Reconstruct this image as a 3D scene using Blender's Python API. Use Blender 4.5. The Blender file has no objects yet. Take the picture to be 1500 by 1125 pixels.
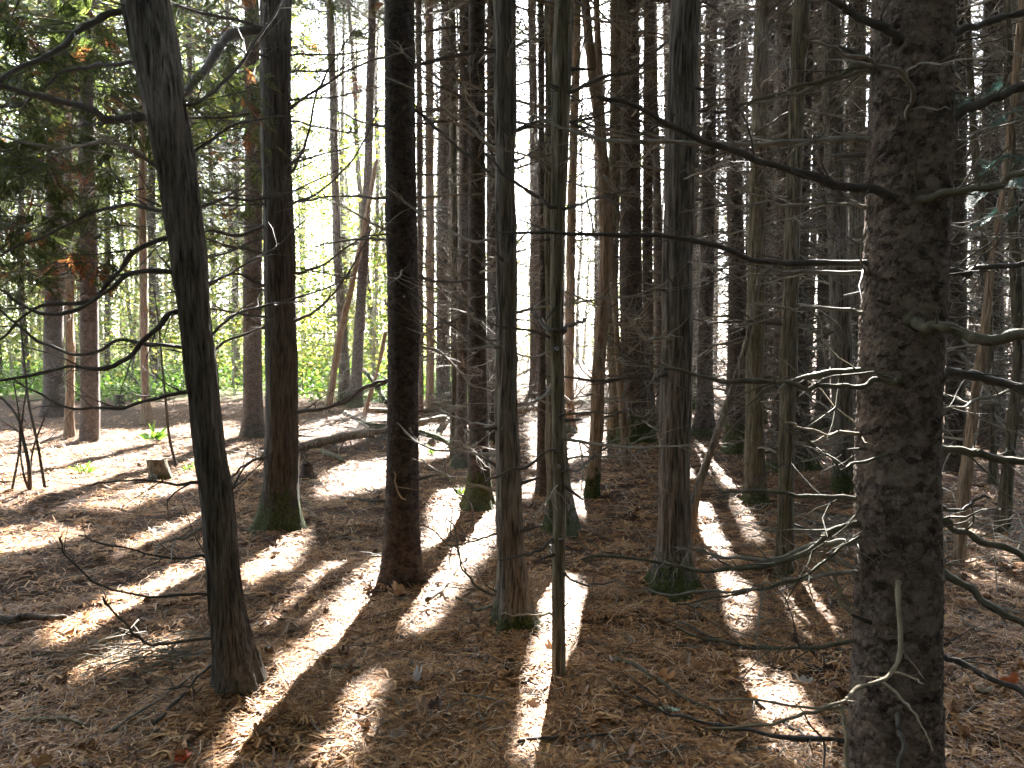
import bpy, math, random
import numpy as np
from mathutils import Vector

SEED = 7
rng = np.random.default_rng(SEED)
random.seed(SEED)
PI = math.pi
C = bpy.context.scene.collection

# ----------------------------------------------------------------- camera maths
F = 1133.0                    # focal length in photo pixels (1500 wide)
CX, CY = 750.0, 562.5
HOR = 490.0                   # horizon row
CAMH = 1.55
PITCH = math.atan((CY - HOR) / F)
FWD = np.array([0, math.cos(PITCH), -math.sin(PITCH)])
UP = np.array([0, math.sin(PITCH), math.cos(PITCH)])
EYE = np.array([0, 0, CAMH])

def at(px, py, Y):
    """world point at ground distance Y that the photo shows at pixel (px, py)"""
    d = FWD + np.array([1.0, 0, 0]) * ((px - CX) / F) - UP * ((py - CY) / F)
    return EYE + d * (Y / d[1])

def project(P):
    P = np.asarray(P, float) - EYE
    dep = P @ FWD
    dep = np.where(dep < 1e-3, 1e-3, dep)
    return CX + F * P[..., 0] / dep, CY - F * (P @ UP) / dep, dep

def ground_dist(py):
    d = FWD - UP * ((py - CY) / F)
    return -CAMH / d[2] * d[1]

SUN_AZ = math.atan((900 - CX) / F)
SUN_EL = math.radians(36)
SUN = np.array([math.sin(SUN_AZ) * math.cos(SUN_EL), math.cos(SUN_AZ) * math.cos(SUN_EL), math.sin(SUN_EL)])

# ----------------------------------------------------------------- noise
def _hash(ix, iy, iz, s):
    h = (ix * 374761393 + iy * 668265263 + iz * 2147483647 + s * 1274126177) & 0xFFFFFFFF
    h = ((h ^ (h >> 13)) * 1274126177) & 0xFFFFFFFF
    h = (h ^ (h >> 16)) & 0xFFFFFFFF
    return h / 4294967295.0

def vnoise(x, y, z=0.0, s=0):
    x, y, z = np.broadcast_arrays(np.asarray(x, float), np.asarray(y, float), np.asarray(z, float))
    ix, iy, iz = np.floor(x).astype(np.int64), np.floor(y).astype(np.int64), np.floor(z).astype(np.int64)
    fx, fy, fz = x - ix, y - iy, z - iz
    fx, fy, fz = [f * f * (3 - 2 * f) for f in (fx, fy, fz)]
    r = 0
    for a in (0, 1):
        for b in (0, 1):
            for c in (0, 1):
                w = (fx if a else 1 - fx) * (fy if b else 1 - fy) * (fz if c else 1 - fz)
                r = r + w * _hash(ix + a, iy + b, iz + c, s)
    return r * 2 - 1

def fbm(x, y, z=0.0, o=3, s=0):
    r, a = 0, 1.0
    for i in range(o):
        r = r + a * vnoise(np.asarray(x) * 2 ** i, np.asarray(y) * 2 ** i, np.asarray(z) * 2 ** i, s + i)
        a *= 0.5
    return r

MOUND_PX = [(352, 1000, .30), (411, 768, .45), (588, 846, .36), (752, 914, .36), (985, 862, .40), (1306, 1225, .45), (702, 738, .4), (820, 995, .18), (824, 776, .4), (866, 722, .25), (1107, 732, .35), (1148, 836, .25), (1236, 716, .35), (131, 640, .4)]
MOUNDS = []
def ground_h(x, y):
    d = np.hypot(x, y)
    if not MOUNDS:
        for a, b_, r in MOUND_PX:
            q = at(a, b_, ground_dist(b_)); MOUNDS.append((q[0], q[1], r))
    h = 0.05 * fbm(x * .35, y * .35, 0, 2, 11) + 0.022 * fbm(x * 1.6, y * 1.6, 0, 3, 12)
    near = np.clip(1.6 - d / 14, 0.0, 1)
    for mx, my, r in MOUNDS: h = h + .05 * np.exp(-((x - mx) ** 2 + (y - my) ** 2) / r ** 2)
    h = h + near * (.020 * fbm(x * 3.7, y * 3.7, 8, 2, 17) + 0.010 * fbm(x * 7, y * 7, 0, 3, 13) + 0.012 * np.maximum(0, fbm(x * 3.1, y * 3.1, 3.3, 2, 15)))
    return h

# ----------------------------------------------------------------- mesh helpers
class MB:
    """collects quads and builds one mesh"""
    def __init__(self):
        self.V, self.Fc, self.M, self.n = [], [], [], 0
    def add(self, V, Fq, mat=0):
        V = np.asarray(V, float); Fq = np.asarray(Fq, np.int64)
        self.V.append(V); self.Fc.append(Fq + self.n); self.M.append(np.full(len(Fq), mat, np.int32) if np.isscalar(mat) else mat)
        self.n += len(V)
    def tube(self, P, R, sides=5, mat=0, cap=False):
        P = np.asarray(P, float); R = np.asarray(R, float); n = len(P)
        T = np.gradient(P, axis=0); T /= np.linalg.norm(T, axis=1, keepdims=True) + 1e-12
        m = T.mean(0); ref = np.eye(3)[np.argmin(np.abs(m))]
        N = np.cross(T, ref); N /= np.linalg.norm(N, axis=1, keepdims=True) + 1e-12
        B = np.cross(T, N)
        a = np.arange(sides) * 2 * PI / sides
        V = P[:, None] + R[:, None, None] * (np.cos(a)[None, :, None] * N[:, None] + np.sin(a)[None, :, None] * B[:, None])
        if cap:
            V = np.concatenate([P[:1][:, None].repeat(sides, 1), V, P[-1:][:, None].repeat(sides, 1)]); n += 2
        i = np.arange(n - 1)[:, None]; j = np.arange(sides)[None, :]; k = (j + 1) % sides
        Fq = np.stack([i * sides + j, i * sides + k, (i + 1) * sides + k, (i + 1) * sides + j], -1).reshape(-1, 4)
        self.add(V.reshape(-1, 3), Fq, mat)
    def mesh(self, name, mats, smooth=True):
        V = np.concatenate(self.V) if self.V else np.zeros((0, 3)); Fq = np.concatenate(self.Fc) if self.Fc else np.zeros((0, 4), np.int64)
        me = bpy.data.meshes.new(name)
        me.vertices.add(len(V)); me.vertices.foreach_set('co', V.astype(np.float32).ravel())
        me.loops.add(len(Fq) * 4); me.loops.foreach_set('vertex_index', Fq.astype(np.int32).ravel())
        me.polygons.add(len(Fq)); me.polygons.foreach_set('loop_start', np.arange(0, len(Fq) * 4, 4, dtype=np.int32))
        me.polygons.foreach_set('material_index', np.concatenate(self.M) if self.M else np.zeros(0, np.int32))
        me.polygons.foreach_set('use_smooth', np.full(len(Fq), smooth))
        for m in (mats if isinstance(mats, (list, tuple)) else [mats]): me.materials.append(m)
        me.update(calc_edges=True)
        return me

def link(name, me, parent=None, loc=(0, 0, 0), rot=(0, 0, 0), scale=(1, 1, 1)):
    o = bpy.data.objects.new(name, me); C.objects.link(o)
    o.location = loc; o.rotation_euler = rot; o.scale = scale
    if parent: o.parent = parent
    return o

def tag(o, label, cat, group=None):
    o['label'] = label; o['category'] = cat
    if group: o['group'] = group
    return o

def thing(name, label, cat, loc, group=None):
    o = link(name, None, None, tuple(float(v) for v in loc))
    o.empty_display_size = .2
    return tag(o, label, cat, group)

def smooth_path(P, n):
    P = np.asarray(P, float); m = len(P)
    if m == 2:
        t = np.linspace(0, 1, n)[:, None]; return P[0] * (1 - t) + P[1] * t
    E = np.concatenate([2 * P[:1] - P[1:2], P, 2 * P[-1:] - P[-2:-1]])
    t = np.linspace(0, m - 1 - 1e-6, n); i = t.astype(int); f = (t - i)[:, None]
    a, b, c, d = E[i], E[i + 1], E[i + 2], E[i + 3]
    return .5 * (2 * b + (c - a) * f + (2 * a - 5 * b + 4 * c - d) * f ** 2 + (3 * b - a - 3 * c + d) * f ** 3)

# ----------------------------------------------------------------- materials
def nodes(name):
    m = bpy.data.materials.new(name); m.use_nodes = True
    nt = m.node_tree; nt.nodes.clear()
    return m, nt
def nd(nt, typ, **kw):
    n = nt.nodes.new(typ)
    for k, v in kw.items():
        if k == 'inp':
            for a, b in v.items():
                if hasattr(b, 'is_output'): nt.links.new(b, n.inputs[a])
                else: n.inputs[a].default_value = b
        else: setattr(n, k, v)
    return n
def ramp(nt, fac, stops, interp='LINEAR'):
    r = nd(nt, 'ShaderNodeValToRGB', inp={0: fac}); cr = r.color_ramp; cr.interpolation = interp
    while len(cr.elements) > 1: cr.elements.remove(cr.elements[-1])
    for i, (p, c) in enumerate(stops):
        e = cr.elements[0] if i == 0 else cr.elements.new(p)
        e.position = p; e.color = (*c, 1) if len(c) == 3 else c
    return r.outputs[0]
def mix(nt, fac, a, b, mode='MIX'):
    n = nd(nt, 'ShaderNodeMix', data_type='RGBA', blend_type=mode)
    for k, v in ((0, fac), (6, a), (7, b)):
        if hasattr(v, 'is_output'): nt.links.new(v, n.inputs[k])
        else: n.inputs[k].default_value = v if k == 0 else (*v, 1)
    return n.outputs[2]
def math_(nt, op, a, b=0.0, clamp=False):
    n = nd(nt, 'ShaderNodeMath', operation=op, use_clamp=clamp)
    for k, v in ((0, a), (1, b)):
        if hasattr(v, 'is_output'): nt.links.new(v, n.inputs[k])
        else: n.inputs[k].default_value = v
    return n.outputs[0]
def obj_coord(nt, scale):
    tc = nd(nt, 'ShaderNodeTexCoord')
    mp = nd(nt, 'ShaderNodeMapping', inp={0: tc.outputs['Object'], 3: scale})
    return mp.outputs[0], tc.outputs['Object']
def noise(nt, vec, scale, detail=4, rough=.55, dist=0.0):
    return nd(nt, 'ShaderNodeTexNoise', inp={'Vector': vec, 'Scale': scale, 'Detail': detail, 'Roughness': rough, 'Distortion': dist}).outputs[0]

def bark_material(name, kind, dark, light, grey, algae=0.0):
    m, nt = nodes(name)
    if kind == 'cedar':
        v, ob = obj_coord(nt, (1, 1, .085))
        n1 = noise(nt, v, 62, 5, .6, .5); n2 = noise(nt, v, 150, 3, .6)
        h = math_(nt, 'ADD', math_(nt, 'MULTIPLY', n1, .75), math_(nt, 'MULTIPLY', n2, .3))
        fac = nd(nt, 'ShaderNodeMapRange', inp={0: h, 1: .40, 2: .66}).outputs[0]
        bumpd = .016
    else:
        v, ob = obj_coord(nt, (1, 1, 1.25))
        nzc = nd(nt, 'ShaderNodeTexNoise', inp={'Vector': v, 'Scale': 34.0, 'Detail': 5.0, 'Roughness': .65}).outputs[1]
        wob = nd(nt, 'ShaderNodeMix', data_type='VECTOR', inp={0: .055, 4: v, 5: nzc})
        vo = nd(nt, 'ShaderNodeTexVoronoi', feature='F1', inp={'Vector': wob.outputs[1], 'Scale': 58.0, 'Randomness': 1.0})
        vb = nd(nt, 'ShaderNodeTexVoronoi', feature='F1', inp={'Vector': wob.outputs[1], 'Scale': 27.0, 'Randomness': 1.0})
        cell = nd(nt, 'ShaderNodeSeparateColor', inp={0: vo.outputs['Color']}); cellb = nd(nt, 'ShaderNodeSeparateColor', inp={0: vb.outputs['Color']})
        n2 = noise(nt, v, 120, 5, .7)
        h = math_(nt, 'ADD', math_(nt, 'MULTIPLY', cell.outputs[0], .45), math_(nt, 'ADD', math_(nt, 'MULTIPLY', cellb.outputs[1], .45), math_(nt, 'MULTIPLY', n2, .7)))
        fac = nd(nt, 'ShaderNodeMapRange', inp={0: h, 1: .42, 2: 1.12}).outputs[0]
        ve = nd(nt, 'ShaderNodeTexVoronoi', feature='DISTANCE_TO_EDGE', inp={'Vector': wob.outputs[1], 'Scale': 30.0, 'Randomness': 1.0})
        crk = nd(nt, 'ShaderNodeMapRange', inp={0: ve.outputs[0], 1: .005, 2: .07, 3: 1.0, 4: 0.0}).outputs[0]
        crk = math_(nt, 'MULTIPLY', crk, nd(nt, 'ShaderNodeMapRange', inp={0: noise(nt, v, 16, 4, .6), 1: .44, 2: .60}).outputs[0])
        fac = math_(nt, 'SUBTRACT', fac, math_(nt, 'MULTIPLY', crk, .55), True)
        bumpd = .011
    col = mix(nt, fac, dark, light)
    big = noise(nt, ob, 3.2, 4, .6, .4)
    gfac = nd(nt, 'ShaderNodeMapRange', inp={0: big, 1: .5, 2: .72}).outputs[0]
    col = mix(nt, math_(nt, 'MULTIPLY', gfac, math_(nt, 'MULTIPLY', fac, .8)), col, grey)
    if algae > 0:
        al = nd(nt, 'ShaderNodeMapRange', inp={0: noise(nt, ob, 5.5, 3, .6), 1: .42, 2: .66}).outputs[0]
        col = mix(nt, math_(nt, 'MULTIPLY', al, algae), col, (.058, .066, .026))
    rnd = nd(nt, 'ShaderNodeObjectInfo').outputs['Random']
    col = mix(nt, 1.0, col, ramp(nt, rnd, [(0, (.8, .8, .8)), (1, (1.2, 1.16, 1.1))]), 'MULTIPLY')
    tn = nd(nt, 'ShaderNodeAttribute', attribute_type='OBJECT', attribute_name='tone').outputs['Fac']
    col = mix(nt, 1.0, col, nd(nt, 'ShaderNodeCombineColor', inp={0: tn, 1: tn, 2: tn}).outputs[0], 'MULTIPLY')
    # moss climbing from the foot
    mh = nd(nt, 'ShaderNodeAttribute', attribute_type='OBJECT', attribute_name='moss_height').outputs['Fac']
    sep = nd(nt, 'ShaderNodeSeparateXYZ', inp={0: ob})
    nz = math_(nt, 'ADD', math_(nt, 'MULTIPLY', noise(nt, ob, 11, 5, .75), 2.6), -.55)
    lim = math_(nt, 'MULTIPLY', mh, nz)
    mf = math_(nt, 'MULTIPLY', math_(nt, 'SUBTRACT', lim, sep.outputs[2]), 14.0, True)
    mcol = mix(nt, nd(nt, 'ShaderNodeMapRange', inp={0: noise(nt, ob, 60, 5, .75), 1: .38, 2: .64}).outputs[0], (.008, .012, .003), (.075, .10, .016))
    col = mix(nt, mf, col, mcol)
    hh = math_(nt, 'ADD', h, math_(nt, 'MULTIPLY', mf, math_(nt, 'MULTIPLY', noise(nt, ob, 75, 5, .75), 2.2)))
    bp = nd(nt, 'ShaderNodeBump', inp={'Strength': .9, 'Distance': bumpd, 'Height': hh})
    b = nd(nt, 'ShaderNodeBsdfPrincipled', inp={'Base Color': col, 'Roughness': .88, 'Specular IOR Level': .25, 'Normal': bp.outputs[0]})
    out = nd(nt, 'ShaderNodeOutputMaterial', inp={0: b.outputs[0]})
    return m

def twig_material(name, a, b_, c):
    m, nt = nodes(name)
    ob = nd(nt, 'ShaderNodeTexCoord').outputs['Object']
    rnd = nd(nt, 'ShaderNodeNewGeometry').outputs['Random Per Island']
    n = noise(nt, ob, 24, 4, .6)
    col = mix(nt, nd(nt, 'ShaderNodeMapRange', inp={0: n, 1: .35, 2: .68}).outputs[0], a, b_)
    col = mix(nt, math_(nt, 'MULTIPLY', rnd, .6), col, c)
    bp = nd(nt, 'ShaderNodeBump', inp={'Strength': .6, 'Distance': .003, 'Height': noise(nt, ob, 120, 3, .6)})
    b = nd(nt, 'ShaderNodeBsdfPrincipled', inp={'Base Color': col, 'Roughness': .75, 'Specular IOR Level': .3, 'Normal': bp.outputs[0]})
    nd(nt, 'ShaderNodeOutputMaterial', inp={0: b.outputs[0]})
    return m

def leaf_material(name, stops, trans=.5, rough=.55):
    m, nt = nodes(name)
    rnd = nd(nt, 'ShaderNodeNewGeometry').outputs['Random Per Island']
    col = ramp(nt, rnd, stops)
    d = nd(nt, 'ShaderNodeBsdfPrincipled', inp={'Base Color': col, 'Roughness': rough, 'Specular IOR Level': .3})
    if trans > 0:
        t = nd(nt, 'ShaderNodeBsdfTranslucent', inp={0: col})
        x = nd(nt, 'ShaderNodeMixShader', inp={0: trans, 1: d.outputs[0], 2: t.outputs[0]}).outputs[0]
    else: x = d.outputs[0]
    nd(nt, 'ShaderNodeOutputMaterial', inp={0: x})
    return m

BARK = {
    'cedar': bark_material('cedar_bark', 'cedar', (.013, .010, .008), (.195, .168, .138), (.24, .225, .195), .14),
    'green': bark_material('algae_bark', 'cedar', (.02, .015, .010), (.19, .16, .11), (.22, .205, .155), .4),
    'tan': bark_material('bare_wood', 'cedar', (.06, .040, .026), (.25, .187, .130), (.27, .225, .175), .0),
    'spruce': bark_material('spruce_bark', 'spruce', (.012, .009, .007), (.115, .083, .067), (.15, .13, .115), .05),
    'big': bark_material('flaky_spruce_bark', 'spruce', (.030, .021, .017), (.205, .155, .126), (.235, .21, .185), .04),
    'red': bark_material('reddish_bark', 'spruce', (.034, .025, .020), (.145, .112, .093), (.18, .165, .148), .0),
}
TWIG = twig_material('dead_twig', (.055, .046, .035), (.22, .196, .155), (.30, .28, .225))
TWIGD = twig_material('dark_twig', (.022, .018, .014), (.075, .062, .05), (.09, .08, .065))
TWIGM = twig_material('mossy_twig', (.034, .028, .018), (.125, .108, .074), (.105, .10, .055))
CUT = twig_material('cut_wood', (.16, .13, .085), (.30, .25, .17), (.24, .20, .13))
CROWN = leaf_material('crown_needles', [(0, (.012, .022, .008)), (.6, (.028, .05, .014)), (1, (.05, .075, .02))], .35)
CEDG = leaf_material('cedar_green', [(0, (.03, .05, .014)), (.55, (.075, .105, .026)), (1, (.16, .185, .04))], .55)
CEDB = leaf_material('cedar_brown', [(0, (.08, .036, .014)), (.6, (.24, .10, .034)), (1, (.50, .21, .06))], .5)
BLUEG = leaf_material('blue_green_cedar', [(0, (.045, .10, .085)), (1, (.13, .24, .20))], .3)
YELLOW = leaf_material('autumn_understorey_leaf', [(0, (.07, .13, .015)), (.5, (.17, .24, .03)), (.85, (.34, .33, .06)), (1, (.42, .30, .07))], .55)
FARLEAF = leaf_material('distant_leaf', [(0, (.06, .09, .02)), (.5, (.16, .20, .05)), (1, (.30, .28, .10))], .55)
FARBROWN = leaf_material('distant_brown_twiggery', [(0, (.12, .085, .05)), (.7, (.30, .23, .14)), (1, (.34, .32, .15))], .5)
FERN = leaf_material('ground_herb', [(0, (.05, .13, .012)), (1, (.16, .28, .03))], .5)
NEEDLE = leaf_material('pine_straw', [(0, (.035, .018, .009)), (.26, (.14, .064, .026)), (.55, (.38, .185, .072)), (.84, (.56, .32, .145)), (1, (.70, .55, .39))], .10, .6)
SPRAYB = leaf_material('fallen_cedar_spray', [(0, (.14, .06, .02)), (.6, (.38, .185, .065)), (1, (.56, .33, .14))], .15)
DEADLEAF = leaf_material('fallen_leaf', [(0, (.06, .033, .02)), (.5, (.20, .105, .05)), (.8, (.30, .15, .06)), (1, (.27, .21, .16))], .15)

def ground_material():
    m, nt = nodes('forest_floor')
    ob = nd(nt, 'ShaderNodeTexCoord').outputs['Object']
    a = noise(nt, ob, 1.1, 5, .6); b = noise(nt, ob, 24, 6, .7, 1.2); c = noise(nt, ob, 140, 4, .7, 2.0)
    f = math_(nt, 'ADD', math_(nt, 'MULTIPLY', b, .5), math_(nt, 'MULTIPLY', c, .55))
    col = ramp(nt, f, [(.36, (.018, .011, .008)), (.5, (.065, .034, .019)), (.62, (.20, .105, .052)), (.78, (.38, .225, .12))])
    col = mix(nt, nd(nt, 'ShaderNodeMapRange', inp={0: a, 1: .42, 2: .7}).outputs[0], col, (.055, .032, .022), 'MIX')
    sp = nd(nt, 'ShaderNodeSeparateXYZ', inp={0: ob})
    # moss and herbs beyond the needle-covered clearing
    far = math_(nt, 'MULTIPLY', math_(nt, 'SUBTRACT', sp.outputs[1], 17.5), .35, True)
    left = math_(nt, 'MULTIPLY', math_(nt, 'SUBTRACT', 1.0, sp.outputs[0]), .2, True)
    gf = math_(nt, 'MULTIPLY', math_(nt, 'MULTIPLY', far, left), nd(nt, 'ShaderNodeMapRange', inp={0: noise(nt, ob, 1.7, 4, .6), 1: .35, 2: .55}).outputs[0])
    col = mix(nt, gf, col, mix(nt, c, (.03, .06, .008), (.15, .21, .035)))
    bp = nd(nt, 'ShaderNodeBump', inp={'Strength': 1.0, 'Distance': .03, 'Height': f})
    p = nd(nt, 'ShaderNodeBsdfPrincipled', inp={'Base Color': col, 'Roughness': .9, 'Specular IOR Level': .2, 'Normal': bp.outputs[0]})
    nd(nt, 'ShaderNodeOutputMaterial', inp={0: p.outputs[0]})
    return m
GROUND = ground_material()

# ----------------------------------------------------------------- where sun reaches the ground (photo pixels on the ground)
LIT = [
    [(564, 832), (538, 850), (455, 935), (355, 1040), (265, 1160), (370, 1160), (440, 1030), (520, 940), (600, 862)],
    [(742, 735), (702, 747), (682, 795), (572, 945), (592, 962), (634, 940), (685, 868), (730, 790)],
    [(522, 1015), (440, 1135), (425, 1190), (522, 1190), (560, 1040), (578, 1008)],
    [(815, 850), (784, 915), (730, 1190), (822, 1190), (838, 1000), (855, 900), (842, 858)],
    [(875, 930), (935, 930), (930, 1020), (875, 1020)], [(880, 860), (928, 860), (926, 915), (880, 915)],
    [(1000, 745), (1095, 738), (1110, 800), (1075, 830), (1000, 830)],
    [(1030, 680), (1062, 675), (1085, 730), (1042, 725)], [(1060, 665), (1096, 665), (1112, 712), (1080, 712)], [(1005, 640), (1032, 640), (1032, 705), (1008, 705)],
    [(1065, 985), (1200, 980), (1215, 1055), (1150, 1095), (1050, 1070)], [(1150, 870), (1235, 870), (1235, 935), (1160, 935)], [(1030, 860), (1105, 860), (1105, 935), (1030, 930)],
    [(1400, 815), (1530, 830), (1530, 890), (1440, 880)], [(1430, 1020), (1530, 1050), (1530, 1150)], [(1395, 755), (1500, 760), (1500, 790), (1400, 780)],
    [(510, 812), (465, 838), (365, 930), (385, 948), (445, 918), (505, 862)],
    [(455, 780), (410, 785), (335, 852), (355, 876), (425, 835)],
    [(310, 805), (240, 822), (120, 880), (40, 930), (80, 950), (200, 905), (310, 850)],
    [(250, 905), (80, 975), (120, 995), (270, 955)],
    [(-50, 770), (-50, 805), (60, 795), (140, 768), (60, 760)], [(320, 735), (170, 790), (190, 808), (320, 775)],
    [(-100, 625), (130, 635), (340, 610), (380, 690), (250, 722), (180, 740), (60, 735), (-100, 740)],
    [(430, 655), (430, 615), (605, 585), (605, 630), (530, 655)], [(462, 725), (485, 688), (575, 672), (575, 710), (520, 727)],
    [(605, 620), (665, 615), (665, 670), (605, 675)], [(640, 728), (695, 730), (665, 795), (600, 838), (618, 790)],
    [(768, 715), (802, 695), (802, 745), (772, 778)], [(775, 595), (880, 605), (880, 670), (785, 692)], [(838, 715), (870, 725), (870, 782), (848, 776)],
    [(1240, 640), (1260, 640), (1262, 690), (1240, 690)], [(1170, 640), (1225, 640), (1230, 665), (1180, 665)],
]
def in_poly(x, y, poly):
    r = np.zeros(x.shape, bool); n = len(poly)
    for i in range(n):
        x1, y1 = poly[i]; x2, y2 = poly[(i + 1) % n]
        if y1 == y2: continue
        r ^= ((y1 > y) != (y2 > y)) & (x < (x2 - x1) * (y - y1) / (y2 - y1) + x1)
    return r
_gx, _gy = np.meshgrid(np.arange(-400, 1900, 2.0), np.arange(496, 1400, 2.0))
_mask = np.zeros(_gx.shape, bool)
for _p in LIT: _mask |= in_poly(_gx, _gy, _p)
def lit_px(x, y):
    i = np.clip(((np.asarray(y) - 496) / 2).astype(int), 0, _mask.shape[0] - 1); j = np.clip(((np.asarray(x) + 400) / 2).astype(int), 0, _mask.shape[1] - 1)
    return _mask[i, j]
def shadow_lit(P, pad=0.14):
    """True where the shadow of world points P (n,3) lands on ground that the sun reaches in the photo"""
    G = P - SUN * (P[:, 2:3] / SUN[2])
    res = np.zeros(len(P), bool)
    for dx, dy in (((0, 0), (pad, 0), (-pad, 0), (0, pad * 2), (0, -pad * 2)) if pad > 0 else ((0, 0),)):
        Q = G + np.array([dx, dy, 0])
        x, y, dep = project(Q)
        res |= (Q[:, 1] > 1.0) & lit_px(x, y)
    return res

_sa = np.cross(SUN, [0, 0, 1.0]); _sa /= np.linalg.norm(_sa); _sb = np.cross(_sa, SUN)
def sun_fleck(P):
    """small openings in the canopy: True for points in the way of a sunbeam into the thicket or onto the near boughs"""
    a, b = P @ _sa, P @ _sb
    G = P - SUN * (P[:, 2:3] / SUN[2]); x, y, dep = project(G)
    n = vnoise(a * 1.9, b * 1.9, 0, 61) + .4 * vnoise(a * 5, b * 5, 0, 62)
    thick = (x > 1010) & (G[:, 1] > 1.2) & (n > np.where((y > 700) & (x < 1240), .45, np.where(y < 690, -.35, .05)))
    T = P - SUN * ((P[:, 1:2] - 2.35) / SUN[1]); tx, ty, td = project(T)
    near = (P[:, 1] > 3.0) & (tx > 1040) & (tx < 1292) & (ty > 230) & (ty < 780) & (n > -.75)
    T = P - SUN * ((P[:, 1:2] - 3.6) / SUN[1]); tx, ty, td = project(T)
    bough = (P[:, 1] > 4.8) & (tx > -120) & (tx < 420) & (ty > -60) & (ty < 470) & (n > -.05)
    low = (P[:, 1] > 4.8) & (G[:, 1] < 1.2) & (n > .30)
    return thick | near | bough | low

# ----------------------------------------------------------------- ground sheet
def build_ground():
    na, nr = 900, 300
    ang = np.arange(na) * 2 * PI / na
    rad = np.concatenate([[0.02], np.geomspace(.35, 60, nr - 8), np.geomspace(90, 900, 7)])
    A, R = np.meshgrid(ang, rad)
    X, Y = R * np.sin(A), R * np.cos(A)
    Z = ground_h(X, Y)
    V = np.stack([X, Y, Z], -1).reshape(-1, 3)
    i = np.arange(len(rad) - 1)[:, None]; j = np.arange(na)[None]; k = (j + 1) % na
    Fq = np.stack([i * na + j, i * na + k, (i + 1) * na + k, (i + 1) * na + j], -1).reshape(-1, 4)[:, ::-1]
    b = MB(); b.add(V, Fq)
    o = link('ground', b.mesh('ground', GROUND)); o['kind'] = 'structure'
build_ground()

# ----------------------------------------------------------------- litter
def litter_points(n, dmin, dmax, half=40, power=0.0):
    """points spread evenly over the picture of the ground between two distances"""
    inv = rng.uniform(1 / dmax, 1 / dmin, n) ; d = 1 / inv
    a = rng.uniform(-math.radians(half), math.radians(half), n)
    return d * np.sin(a), d * np.cos(a), d

def strips(x, y, z, yaw, pitch, L, W, curl, lift):
    """bent two-quad strips"""
    n = len(x); t = np.array([-.5, 0, .5])
    cx, sx = np.cos(yaw), np.sin(yaw)
    V = np.zeros((n, 3, 2, 3))
    for i, tt in enumerate(t):
        off = curl * (1 - (2 * tt) ** 2)
        px = x + cx * L * tt - sx * off * L; py = y + sx * L * tt + cx * off * L
        pz = z + lift + np.sin(pitch) * L * tt + .10 * L * (tt == 0) * (curl > 0)
        for j, s in enumerate((-.5, .5)):
            V[:, i, j, 0] = px - sx * W * s; V[:, i, j, 1] = py + cx * W * s; V[:, i, j, 2] = pz + W * s * rng.uniform(-.6, .6, n)
    base = (np.arange(n) * 6)[:, None]
    Fq = np.stack([base + np.array([0, 2, 3, 1]), base + np.array([2, 4, 5, 3])], 1).reshape(-1, 4)
    return V.reshape(-1, 3), Fq

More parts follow.
